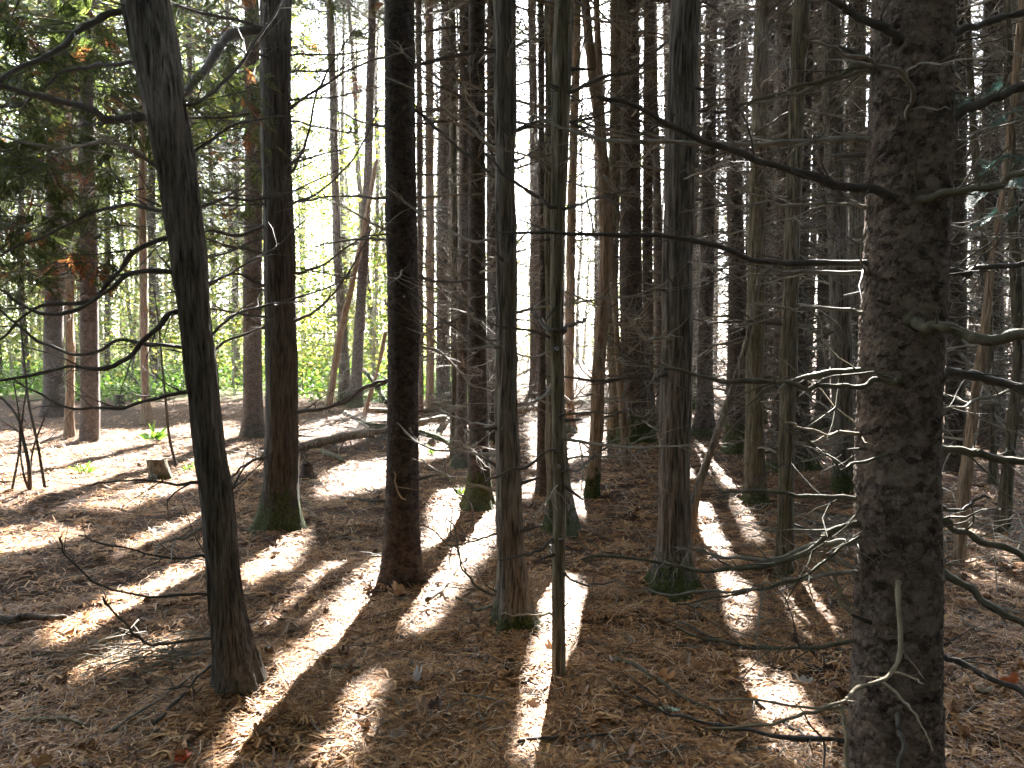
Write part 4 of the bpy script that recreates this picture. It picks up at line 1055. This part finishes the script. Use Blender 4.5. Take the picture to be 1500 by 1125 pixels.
# ----------------------------------------------------------------- understorey in the sunny gap
def leafy(b, c, r, h, n, size, mat=0):
    """n loose leaves in clumps"""
    k = max(4, n // 26)
    cc = np.stack([rng.normal(0, r * .5, k), rng.normal(0, r * .5, k), h * rng.random(k) ** .8], 1)
    q = cc[rng.integers(0, k, n)] + rng.normal(0, .16 + .1 * r, (n, 3)) * np.array([1, 1, .6]) + c
    q[:, 2] = np.maximum(q[:, 2], .03)
    d = rng.normal(0, 1, (n, 3)); d[:, 2] *= .5; d /= np.linalg.norm(d, axis=1, keepdims=True)
    s = np.cross(d, rng.normal(0, 1, (n, 3))); s /= np.linalg.norm(s, axis=1, keepdims=True)
    L = rng.uniform(.6, 1.3, (n, 1)) * size
    V = np.stack([q - d * L, q - s * L * .55, q + d * L, q + s * L * .55], 1).reshape(-1, 3)
    b.add(V, np.arange(len(V)).reshape(-1, 4), mat)
    return cc + c
bush_spots = []
for _ in range(1500):
    if len(bush_spots) >= 58: break
    y = rng.uniform(18.5, 40); x = y * rng.uniform(-.72, -.13)
    if all((x - a) ** 2 + (y - b) ** 2 > 1.7 for a, b in bush_spots): bush_spots.append((x, y))
bl = sorted((CX + F * x / y, x, y) for x, y in bush_spots)
cnt = {}
for px, x, y in bl:
    gi = max([i for i, a in enumerate(ANCH) if a[0] <= px] or [0])
    hgt = rng.uniform(1.0, 3.2) if rng.random() < .5 else rng.uniform(3.5, 9.5)
    cnt[gi, hgt > 2.2] = cnt.get((gi, hgt > 2.2), 0) + 1
    kind = 'tall yellow-green leafy sapling' if hgt > 2.2 else 'low yellow-green bush'
    root = thing('leafy_sapling' if hgt > 2.2 else 'leafy_bush', f"{kind}, {ORD[cnt[gi, hgt > 2.2] - 1]} from {ANCH[gi][1]} towards {ANCH[gi + 1][1]}", 'sapling' if hgt > 2.2 else 'bush', (x, y, 0), 'leafy undergrowth plants behind the clearing')
    b = MB(); cc = leafy(b, np.array([0, 0, .15]), rng.uniform(.7, 1.3) * (1 + hgt * .06), hgt, int(200 + 120 * hgt), .068)
    link('crown', b.mesh('crown', YELLOW, False), root)
    for q in cc[:4]:
        b = MB(); b.tube(smooth_path([[0, 0, -.03], [q[0] * .3, q[1] * .3, q[2] * .6], q], 7), np.linspace(.014, .004, 7), 4)
        link('stem', b.mesh('stem', TWIG), root)

def build_far_woods():
    b = MB(); n = 150
    for side in range(n):
        y = rng.uniform(46, 68); x = y * rng.uniform(-.8, .8); r = rng.uniform(.05, .14); h = rng.uniform(9, 19)
        b.tube(np.array([[x, y, -.1], [x + rng.normal(0, .2), y, h / 2], [x + rng.normal(0, .4), y, h]]), np.array([r, r * .8, r * .3]), 5, 1)
    def leaves(n, f0, f1, y0, y1, hz, size, pw, mat):
        y = rng.uniform(y0, y1, n); x = y * rng.uniform(f0, f1, n); z = hz * rng.random(n) ** pw
        keep = (fbm(x * .35, z * .45, y * .2, 2, 91) + rng.uniform(-.6, .6, n)) > -.05
        q = np.stack([x, y, z + .05], 1)[keep]; m = len(q)
        d = rng.normal(0, 1, (m, 3)); d /= np.linalg.norm(d, axis=1, keepdims=True)
        s = np.cross(d, rng.normal(0, 1, (m, 3))); s /= np.linalg.norm(s, axis=1, keepdims=True)
        L = rng.uniform(.6, 1.4, (m, 1)) * size
        V = np.stack([q - d * L, q - s * L * .5, q + d * L, q + s * L * .5], 1).reshape(-1, 3)
        b.add(V, np.arange(len(V)).reshape(-1, 4), mat)
    leaves(60000, -.85, .25, 44, 66, 14, .13, 1.5, 0)
    leaves(90000, -.85, -.13, 40, 66, 24, .12, 1.1, 0); leaves(16000, -.2, .08, 44, 66, 24, .11, 1.2, 3)
    leaves(5000, .08, .9, 44, 66, 25, .18, 1.0, 2)
    leaves(22000, .08, .9, 43, 60, 25, .13, 1.2, 3)
    for _ in range(2600):
        y = rng.uniform(43, 62); x = y * rng.uniform(-.7, .8); z = rng.uniform(.5, 20) * (.6 if x < 0 else 1); L = rng.uniform(.8, 2.2); a = rng.uniform(0, 2 * PI)
        d = np.array([math.cos(a), .4 * math.sin(a), rng.normal(.05, .4)])
        b.tube(np.array([x, y, z]) + d * L * np.linspace(0, 1, 3)[:, None] + rng.normal(0, .05, (3, 3)), np.array([.02, .016, .006]), 3, 1)
    o = link('far_woods', b.mesh('far_woods', [FARLEAF, TWIG, CROWN, FARBROWN], False)); o['kind'] = 'stuff'
    tag(o, 'hazy mass of distant leafy woods behind the stand', 'woods')
    # green herbs
    b = MB(); n = 26000
    y = rng.uniform(17.5, 40, n); x = y * rng.uniform(-.75, -.05, n)
    k = fbm(x * .8, y * .8, 0, 2, 55) > -.25; x, y = x[k], y[k]; n = len(x)
    q = np.stack([x, y, rng.random(n) ** 2 * .4 + .03], 1)
    d = rng.normal(0, 1, (n, 3)); d[:, 2] *= .6; d /= np.linalg.norm(d, axis=1, keepdims=True)
    s = np.cross(d, rng.normal(0, 1, (n, 3))); s /= np.linalg.norm(s, axis=1, keepdims=True)
    L = rng.uniform(.03, .09, (n, 1))
    V = np.stack([q - d * L, q - s * L * .6, q + d * L, q + s * L * .6], 1).reshape(-1, 3)
    b.add(V, np.arange(len(V)).reshape(-1, 4))
    o = link('undergrowth', b.mesh('undergrowth', FERN, False)); o['kind'] = 'stuff'
    tag(o, 'sunlit green herbs carpeting the ground behind the clearing', 'undergrowth')
build_far_woods()

def build_surroundings():
    """the rest of the forest, round the sides and behind the place where the photographer stands"""
    b = MB()
    for _ in range(170):
        a = rng.uniform(-1, 1) * 2.35 + PI; r = math.sqrt(rng.uniform(3.2 ** 2, 24 ** 2)); x, y = r * math.sin(a), r * math.cos(a)
        if y > .74 * abs(x) - 1.5: continue
        h = rng.uniform(15, 20); rr = rng.uniform(.06, .13)
        b.tube(np.array([[x, y, -.1], [x + rng.normal(0, .1), y, h / 2], [x + rng.normal(0, .2), y, h]]), np.array([rr, rr * .7, .02]), 8, 1)
        n = 1300; z = rng.uniform(.4, h, n); live = z > 5
        rad = np.where(live, 2.1, 1.6) * rng.random(n) ** .6; t = rng.uniform(0, 2 * PI, n)
        q = np.stack([x + rad * np.cos(t), y + rad * np.sin(t), z], 1); keep = ~(shadow_lit(q, .15) | sun_fleck(q)) & (q[:, 1] < .74 * np.abs(q[:, 0]) - .8); q = q[keep]; n = len(q)
        d = rng.normal(0, 1, (n, 3)); d /= np.linalg.norm(d, axis=1, keepdims=True)
        s = np.cross(d, rng.normal(0, 1, (n, 3))); s /= np.linalg.norm(s, axis=1, keepdims=True)
        L = rng.uniform(.12, .26, (n, 1))
        V = np.stack([q - d * L, q - s * L * .5, q + d * L, q + s * L * .5], 1).reshape(-1, 3)
        b.add(V, np.arange(len(V)).reshape(-1, 4), 0)
    o = link('surrounding_woods', b.mesh('surrounding_woods', [CROWN, TWIGD], False)); o['kind'] = 'stuff'
    tag(o, 'shady evergreen woods closing in round the viewpoint', 'woods')
build_surroundings()

# ----------------------------------------------------------------- things on the ground
def gpoint(px, py, dz=0.0):
    D = ground_dist(py); p = at(px, py, D); p[2] = float(ground_h(p[0], p[1])) + dz; return p

def stump(name, label, px, py, wpx, hpx, bark, moss, tilt=0.0, broken=False):
    p = gpoint(px, py, -.03); D = p[1]; r = wpx / F * D / 2; h = hpx / F * D + .03
    root = thing(name, label, 'stump', p)
    n = 14; zs = np.linspace(0, h, n); P = np.stack([tilt * zs, 0 * zs, zs], 1); R = r * (1.0 - .12 * zs / h)
    me = trunk_mesh(P, R, 40, bark, .007, int(px), .35, .09)
    if broken:
        co = np.array([v.co for v in me.vertices]); a = np.arctan2(co[:, 1], co[:, 0]); top = co[:, 2] > h * .7
        co[top, 2] += (.06 * np.sin(a * 5) + .05 * np.cos(a * 3 + 1))[top] * h * 3 * (co[top, 2] / h - .7); me.vertices.foreach_set('co', co.astype(np.float32).ravel())
    t = link('trunk', me, root); t['moss_height'] = moss; t['tone'] = 1.5 if not broken else .6
    b = MB(); a = np.arange(40) * 2 * PI / 40; rt = R[-1] * .97
    rings = [np.stack([tilt * h + np.cos(a) * rt * f, np.sin(a) * rt * f, np.full(40, h + .004 - (.05 * (1 - f) if broken else 0)) + .01 * fbm(np.cos(a) * 3 * f, np.sin(a) * 3 * f, 0, 2, 8)], 1) for f in (1, .7, .4, .02)]
    V = np.concatenate(rings); i = np.arange(3)[:, None]; j = np.arange(40)[None]; k = (j + 1) % 40
    b.add(V, np.stack([i * 40 + j, i * 40 + k, (i + 1) * 40 + k, (i + 1) * 40 + j], -1).reshape(-1, 4))
    link('cut_face', b.mesh('cut_face', TWIGD if broken else CUT), root)
stump('tree_stump', 'pale sawn stump, mossy foot, in the sunny clearing', 236, 699, 30, 30, 'green', .16, -.18)
stump('tree_stump', 'small black rotten stump at the dark moss-footed cedar', 450, 702, 17, 22, 'spruce', .08, 0, True)
stump('tree_stump', 'distant greenish sawn stump among sunlit herbs', 175, 600, 15, 24, 'green', .5)

def ground_log(name, label, cat, pts, D0, D1, w0, w1, bark=None, twigs=0, mat=None, z_lift=None, stubs=0, group=None):
    n = len(pts); P = np.array([at(x, y, D0 + (D1 - D0) * i / (n - 1)) for i, (x, y) in enumerate(pts)])
    base = P[0].copy(); root = thing(name, label, cat, base, group); P = P - base
    m = n * 9; Q = smooth_path(P, m); t = np.linspace(0, 1, m); Dm = D0 + (D1 - D0) * t
    R = (w0 + (w1 - w0) * t) / F * Dm / 2 * (1 + .16 * fbm(t * 24 + D0 * 7, 3, 0, 3, 5)); R[-1] *= .55
    Q = Q + .012 * np.stack([fbm(t * 5, 0, D0, 2, 1), fbm(t * 5, 5, D0, 2, 2), fbm(t * 5, 9, D0, 2, 3)], 1) * min(1, w0 / 8)
    b = MB(); b.tube(Q, R, 14, cap=True)
    lg = link('trunk' if bark else 'stem', b.mesh('stem', BARK[bark] if bark else (mat or TWIG)), root); lg['moss_height'] = 0.0; lg['tone'] = 1.9
    for _ in range(stubs):
        i = rng.integers(3, m - 2); L = rng.uniform(.15, .5); az = rng.uniform(0, 2 * PI)
        link('branch', LIBD[rng.integers(16)] if rng.random() < .6 else LIB[rng.integers(16)], root, tuple(Q[i]), (rng.normal(0, .5), rng.uniform(.2, 1.2), az), (L, L * 1.5, L * 1.5))
    if twigs:
        b = MB(); grow_twigs(b, Q, R, twigs, .1, .35, .1); link('twig_tangle', b.mesh('twig_tangle', mat or TWIG), root)
    return root
ground_log('fallen_log', 'long fallen grey log with broken stubs, behind the dark cedar and near-black spruce', 'log',
           [(380, 668), (440, 655), (500, 641), (560, 631), (610, 620), (655, 611)], 9.3, 11.3, 15, 8, 'cedar', 0, None, None, 44)
ground_log('fallen_log', 'thin pale fallen pole lying across the fallen log behind the near-black spruce', 'log',
           [(505, 606), (545, 622), (590, 628), (640, 640), (668, 655)], 12.0, 10.2, 7, 9, 'cedar', 0, None, None, 22)
ground_log('fallen_log', 'slender dark fallen pole with twigs behind the thin pale one', 'log',
           [(540, 600), (600, 604), (655, 598), (715, 590)], 14.0, 14.8, 8, 6, 'cedar', 0, None, None, 26)
ground_log('broken_limb', 'short thick limb propping the far end of the fallen log', 'branch', [(630, 652), (642, 635), (656, 613)], 10.6, 11.4, 11, 9, 'cedar')
ground_log('fallen_branch', 'pale bare branch lying in front of the fallen log near the black stump', 'branch', [(470, 660), (490, 668), (505, 676)], 9.6, 9.2, 8, 6, 'green', 0)
ground_log('fallen_tree', 'thin fallen dead tree with tangled twigs between knotted cedar and stout spruce', 'fallen tree',
           [(735, 606), (790, 597), (850, 590), (900, 588)], 14.0, 15.5, 10, 6, 'cedar', 0, None, None, 34)
ground_log('fallen_tree', 'dark low fallen pole with broken twigs beneath the crooked barkless trunk', 'fallen tree',
           [(828, 612), (865, 606), (905, 618), (925, 624)], 13.0, 13.8, 9, 6, 'spruce', 0, None, None, 14)
ground_log('fallen_branch', 'pale slanting bare limb behind the near-black spruce', 'branch', [(530, 540), (548, 560), (565, 590)], 17.5, 16, 6, 8, 'tan')
ground_log('fallen_log', 'dark rotten log end at the clearing side in needles', 'log', [(-60, 908), (20, 906), (100, 905)], ground_dist(912), ground_dist(911), 17, 7, 'spruce')
S = [
    ('long pale stick lying past the dark rotten log end', [(0, 913), (60, 907), (108, 902), (170, 880)], 5, 2, None),
    ('thick dark stick pointing at the cut foot of the split pole', [(901, 988), (940, 1012), (1000, 1046), (1060, 1062)], 7, 4, TWIGM),
    ('dark stick running through shade past the pale round lichen', [(760, 1118), (830, 1108), (900, 1103), (980, 1100)], 5, 3, TWIGD),
    ('short grey stick between the near-black spruce and leaning cedar streaks', [(485, 994), (510, 999), (533, 1003)], 6, 4, TWIGM),
    ('crooked twig crossing the bright streak near the knotted cedar', [(625, 905), (650, 880), (672, 852), (690, 830)], 7, 3, TWIGD),
    ('curved stick leaning at the bare foot of the leaning cedar', [(150, 1080), (250, 1030), (300, 1002), (356, 965)], 4, 2, None),
    ('dark thicker stick under the curved one by the leaning cedar', [(225, 1075), (265, 1045), (300, 1018)], 6, 3, TWIGD),
    ('broken pale stick end in front of the leaning cedar', [(30, 1060), (90, 1058), (135, 1064)], 6, 5, CUT),
    ('long thin stick crossing shade before the massive spruce', [(1000, 925), (1060, 950), (1130, 950), (1200, 945)], 4, 2, TWIGD),
    ('dark forked stick on needles under the massive spruce branches', [(1090, 1020), (1140, 1060), (1190, 1098), (1235, 1122)], 6, 4, TWIGD),
    ('grey stick lying between the rippled cedar and the low branches', [(1010, 905), (1080, 912), (1150, 920)], 4, 2, None),
    ('thin stick beside the bright patch behind the massive spruce', [(1400, 850), (1440, 880), (1500, 905)], 5, 3, None),
    ('grey stick near the small black stump', [(500, 735), (550, 742), (590, 738)], 5, 2, TWIGD),
]
for lab, pts, w0, w1, m in S:
    P = [gpoint(x, y, .02) for x, y in pts]; base = P[0].copy()
    b = MB(); Q = smooth_path(np.array(P) - base, 18); t = np.linspace(0, 1, 18)
    R = (w0 + (w1 - w0) * t) / F * np.mean([p[1] for p in P]) / 2; R[-1] *= .4
    Q = Q + rng.normal(0, .003, Q.shape); Q[:, 2] += R
    b.tube(Q, R, 8, cap=True); grow_twigs(b, Q, R, 3, .04, .14, .1)
    root = link('stick', b.mesh('stick', m or TWIG), None, tuple(base)); tag(root, lab, 'stick', 'dead sticks on the needle floor')

def brush_heap(label, px, py, n, sx, sy, hz, size, mat):
    p = gpoint(px, py); root = thing('brush_heap', label, 'brush heap', p)
    b = MB()
    for i in range(n):
        c = np.array([rng.normal(0, sx), rng.normal(0, sy), abs(rng.normal(.03, hz))])
        a = rng.normal(.5, .6) + (PI if rng.random() < .5 else 0); L = rng.uniform(.15, .5) * size
        t = np.linspace(-.5, .5, 6)[:, None]; d = np.array([math.cos(a), math.sin(a), rng.normal(0, .22)])
        Q = c + d * L * t + np.array([0, 0, -.5]) * L * t ** 2 * rng.random() + rng.normal(0, .008 * size, (6, 3)); Q[:, 2] = np.maximum(Q[:, 2], .005)
        b.tube(Q, rng.uniform(.0015, .0035) * size ** .7 * np.array([1, 1, .9, .8, .6, .3]), 4)
    link('twig_tangle', b.mesh('twig_tangle', mat), root)
brush_heap('tangled heap of thin dead twigs at the leaning cedar foot', 250, 965, 130, .22, .12, .05, 1.0, TWIG)
brush_heap('dark brush pile of dead twigs under the fallen log', 540, 648, 150, .55, .25, .16, 2.0, TWIGD)
brush_heap('pale brush pile beyond the knotted cedar on the far needles', 765, 606, 150, .7, .35, .2, 2.4, TWIG)
brush_heap('twiggy brush pile beside the crooked barkless trunk', 905, 618, 110, .5, .3, .16, 2.2, TWIG)
brush_heap('pale tangle of dead twigs on the ground in front of the grey mossy-footed trunk', 1215, 800, 130, .35, .3, .12, 1.5, TWIG)
brush_heap('brushy tangle of thin twigs at the foot of the tan tilting pole', 1450, 815, 130, .4, .35, .14, 1.5, TWIG)

def sapling(label, stems, cat='sapling', name='bare_sapling', D=None):
    p = gpoint(*stems[0][0]); D = p[1]; root = thing(name, label, cat, p)
    for st in stems:
        w0, w1 = st[-1]; pts = st[:-1]
        P = np.array([at(x, y, D + rng.normal(0, .05)) for x, y in pts]) - p; P[0][2] = -.02
        Q = smooth_path(P, 22); R = np.linspace(w0, w1, 22) / F * D / 2
        b = MB(); b.tube(Q, R, 6); grow_twigs(b, Q, R, 7, .1, .35, .3)
        link('stem', b.mesh('stem', TWIGD), root)
sapling('dark bare many-stemmed sapling in the sunny clearing', [
    [(44, 722), (42, 680), (33, 640), (28, 615), (10, 590), (-10, 575), (7, 3)], [(44, 720), (36, 700), (30, 660), (32, 620), (40, 560), (4, 2)], [(66, 700), (55, 650), (42, 590), (36, 530), (30, 470), (5, 2)],
    [(16, 706), (28, 660), (28, 610), (20, 560), (4, 2)], [(44, 722), (48, 660), (70, 600), (90, 540), (4, 1.5)]])
sapling('single thin dark sapling stem beside the pale sawn stump', [[(259, 686), (248, 640), (243, 590), (238, 540), (233, 480), (225, 420), (5, 2)]])
sapling('thin curly bare sapling in front of the mossy dark spruce', [[(694, 790), (690, 740), (668, 720), (655, 700), (650, 670), (3, 1.5)], [(694, 790), (672, 800), (660, 780), (664, 740), (3, 1.5)]])
for lab, x, y, s, n in [('bright green leafy seedling by the mossy dark spruce', 676, 738, .10, 26), ('small green grass sprig in the sunny clearing', 123, 694, .12, 20), ('pale green fern sprig near the tan trunk', 226, 645, .2, 30),
                        ('tiny green sprig in front of the near-black spruce foot', 548, 832, .05, 12), ('little green herb by the pale sawn stump', 277, 690, .10, 18), ('green seedling near the fallen log prop', 632, 668, .10, 18)]:
    p = gpoint(x, y); root = thing('seedling', lab, 'seedling', p, 'green seedlings on the needle floor')
    b = MB()
    for i in range(n):
        a = rng.uniform(0, 2 * PI); e = rng.uniform(.3, 1.2); d = np.array([math.cos(a) * math.cos(e), math.sin(a) * math.cos(e), math.sin(e)]); L = s * rng.uniform(.5, 1.2)
        w = np.cross(d, rng.normal(0, 1, 3)); w = w / np.linalg.norm(w) * s * .13
        o = np.array([rng.normal(0, s * .2), rng.normal(0, s * .2), 0]) + d * L * rng.uniform(0, .4)
        b.add(np.array([o, o + d * L * .5 - w, o + d * L, o + d * L * .5 + w]), [[0, 1, 2, 3]])
    link('foliage', b.mesh('foliage', FERN, False), root)

def plain(name, col, rough=.6, trans=.1):
    return leaf_material(name, [(0, tuple(c * .8 for c in col)), (1, col)], trans, rough)
for nm, lab, x, y, s, col, cat in [
    ('maple_leaf', 'vivid orange-red fallen leaf at the bottom of the bright streak', 268, 1122, .032, (.55, .09, .03), 'leaf'),
    ('lichen', 'pale grey-green lobed lichen on shaded needles', 984, 1062, .03, (.34, .38, .27), 'lichen'),
    ('bark_scrap', 'white curled scrap lying in the middle of shaded needles', 611, 1026, .022, (.45, .44, .46), 'scrap'),
    ('maple_leaf', 'light tan big leaf lying in shade behind the streaks', 585, 886, .05, (.34, .20, .10), 'leaf'),
    ('maple_leaf', 'dry orange leaf lying near the dark stick in shade', 968, 1020, .05, (.42, .20, .07), 'leaf'),
    ('stone', 'small pale grey stone in front of the dark moss-footed cedar', 404, 811, .026, (.42, .42, .43), 'stone'),
    ('maple_leaf', 'greyish leaf lying in front of the leaning cedar branches', 228, 773, .045, (.22, .24, .24), 'leaf'),
    ('maple_leaf', 'pale curled leaf in shade beside the massive spruce', 1440, 1028, .032, (.33, .29, .21), 'leaf'),
    ('maple_leaf', 'rust-red leaf beside the pale curled one by the massive spruce', 1478, 1020, .05, (.40, .12, .05), 'leaf'),
    ('maple_leaf', 'white-lit leaf lying in the bright patch under low branches', 1178, 998, .036, (.5, .46, .40), 'leaf')]:
    p = gpoint(x, y, .022); b = MB()
    if nm == 'stone':
        a = np.linspace(0, 2 * PI, 16, endpoint=False); rings = []
        for ph in np.linspace(-1.5, 1.5, 9):
            rr = s * math.cos(ph) * (1 + .2 * fbm(np.cos(a) * 2, np.sin(a) * 2, ph, 2, 3)); rings.append(np.stack([rr * np.cos(a) * 1.2, rr * np.sin(a), np.full(16, s * .6 * math.sin(ph))], 1))
        i = np.arange(8)[:, None]; j = np.arange(16)[None]; k = (j + 1) % 16
        b.add(np.concatenate(rings), np.stack([i * 16 + j, i * 16 + k, (i + 1) * 16 + k, (i + 1) * 16 + j], -1).reshape(-1, 4))
    elif nm == 'lichen':
        for _ in range(5): leaf_mesh(b, np.array([rng.normal(0, .02), rng.normal(0, .012), rng.uniform(0, .01)]), rng.uniform(0, 6), s * .55, .05, .05, .2, 3)
    else: leaf_mesh(b, np.zeros(3), rng.uniform(0, 6), s, rng.normal(0, .25), rng.normal(.2, .2), .6 if nm == 'maple_leaf' else 2.0)
    o = link(nm, b.mesh(nm, plain(nm + '_surface', col, .6, 0 if nm in ('stone', 'lichen') else .2)), None, tuple(p)); tag(o, lab, cat)

# ----------------------------------------------------------------- thin autumn haze in the stand
HAZE = 0.0009
def build_haze():
    b = MB(); x0, x1, y0, y1, z0, z1 = -70, 70, -32, 76, -1.4, 25
    V = [(x, y, z) for z in (z0, z1) for y in (y0, y1) for x in (x0, x1)]
    b.add(V, [[0, 2, 3, 1], [4, 5, 7, 6], [0, 1, 5, 4], [2, 6, 7, 3], [0, 4, 6, 2], [1, 3, 7, 5]])
    m, nt = nodes('haze_air')
    v = nd(nt, 'ShaderNodeVolumePrincipled', inp={'Color': (.95, .95, .93, 1), 'Density': HAZE, 'Anisotropy': .55})
    o = nd(nt, 'ShaderNodeOutputMaterial'); nt.links.new(v.outputs[0], o.inputs['Volume'])
    h = link('haze', b.mesh('haze', m, False)); h['kind'] = 'stuff'; tag(h, 'thin pale haze hanging in the backlit stand', 'haze')
if HAZE > 0: build_haze()

# ----------------------------------------------------------------- light, sky, camera
sc = bpy.context.scene
w = bpy.data.worlds.new('World'); sc.world = w; w.use_nodes = True
nt = w.node_tree; nt.nodes.clear()
sky = nt.nodes.new('ShaderNodeTexSky'); sky.sky_type = 'NISHITA'; sky.sun_disc = False
sky.sun_elevation = SUN_EL; sky.sun_rotation = SUN_AZ; sky.dust_density = 0.8; sky.ozone_density = 1.0; sky.air_density = 1.0
bg = nt.nodes.new('ShaderNodeBackground'); bg.inputs[1].default_value = .05
wo = nt.nodes.new('ShaderNodeOutputWorld')
hs = nt.nodes.new('ShaderNodeHueSaturation'); hs.inputs['Saturation'].default_value = .45; nt.links.new(sky.outputs[0], hs.inputs['Color']); nt.links.new(hs.outputs[0], bg.inputs[0]); nt.links.new(bg.outputs[0], wo.inputs[0])
sun = bpy.data.lights.new('sun', 'SUN'); sun.energy = 5.0; sun.angle = math.radians(.35); sun.color = (1, .965, .91)
so = bpy.data.objects.new('sun', sun); C.objects.link(so)
so.rotation_euler = Vector(tuple(-SUN)).to_track_quat('-Z', 'Y').to_euler()
so.location = (3, 20, 30)

cam = bpy.data.cameras.new('camera'); cam.sensor_width = 36; cam.sensor_fit = 'HORIZONTAL'
cam.lens = F / 1500 * 36; cam.clip_start = .05; cam.clip_end = 2000
co = bpy.data.objects.new('camera', cam); C.objects.link(co)
co.location = tuple(EYE); co.rotation_euler = (PI / 2 - PITCH, 0, 0)
sc.camera = co
sc.view_settings.view_transform = 'Standard'; sc.view_settings.look = 'None'; sc.view_settings.gamma = 1
sc.view_settings.exposure = 4.7
cy = sc.cycles
cy.max_bounces = 5; cy.diffuse_bounces = 3; cy.glossy_bounces = 1; cy.transmission_bounces = 3; cy.transparent_max_bounces = 4
cy.caustics_reflective = False; cy.caustics_refractive = False
cy.use_denoising = True
try: cy.denoiser = 'OPENIMAGEDENOISE'
except Exception: pass
cy.sample_clamp_indirect = 1.0; cy.volume_bounces = 0; cy.volume_max_steps = 64
print('objects', len(bpy.data.objects))
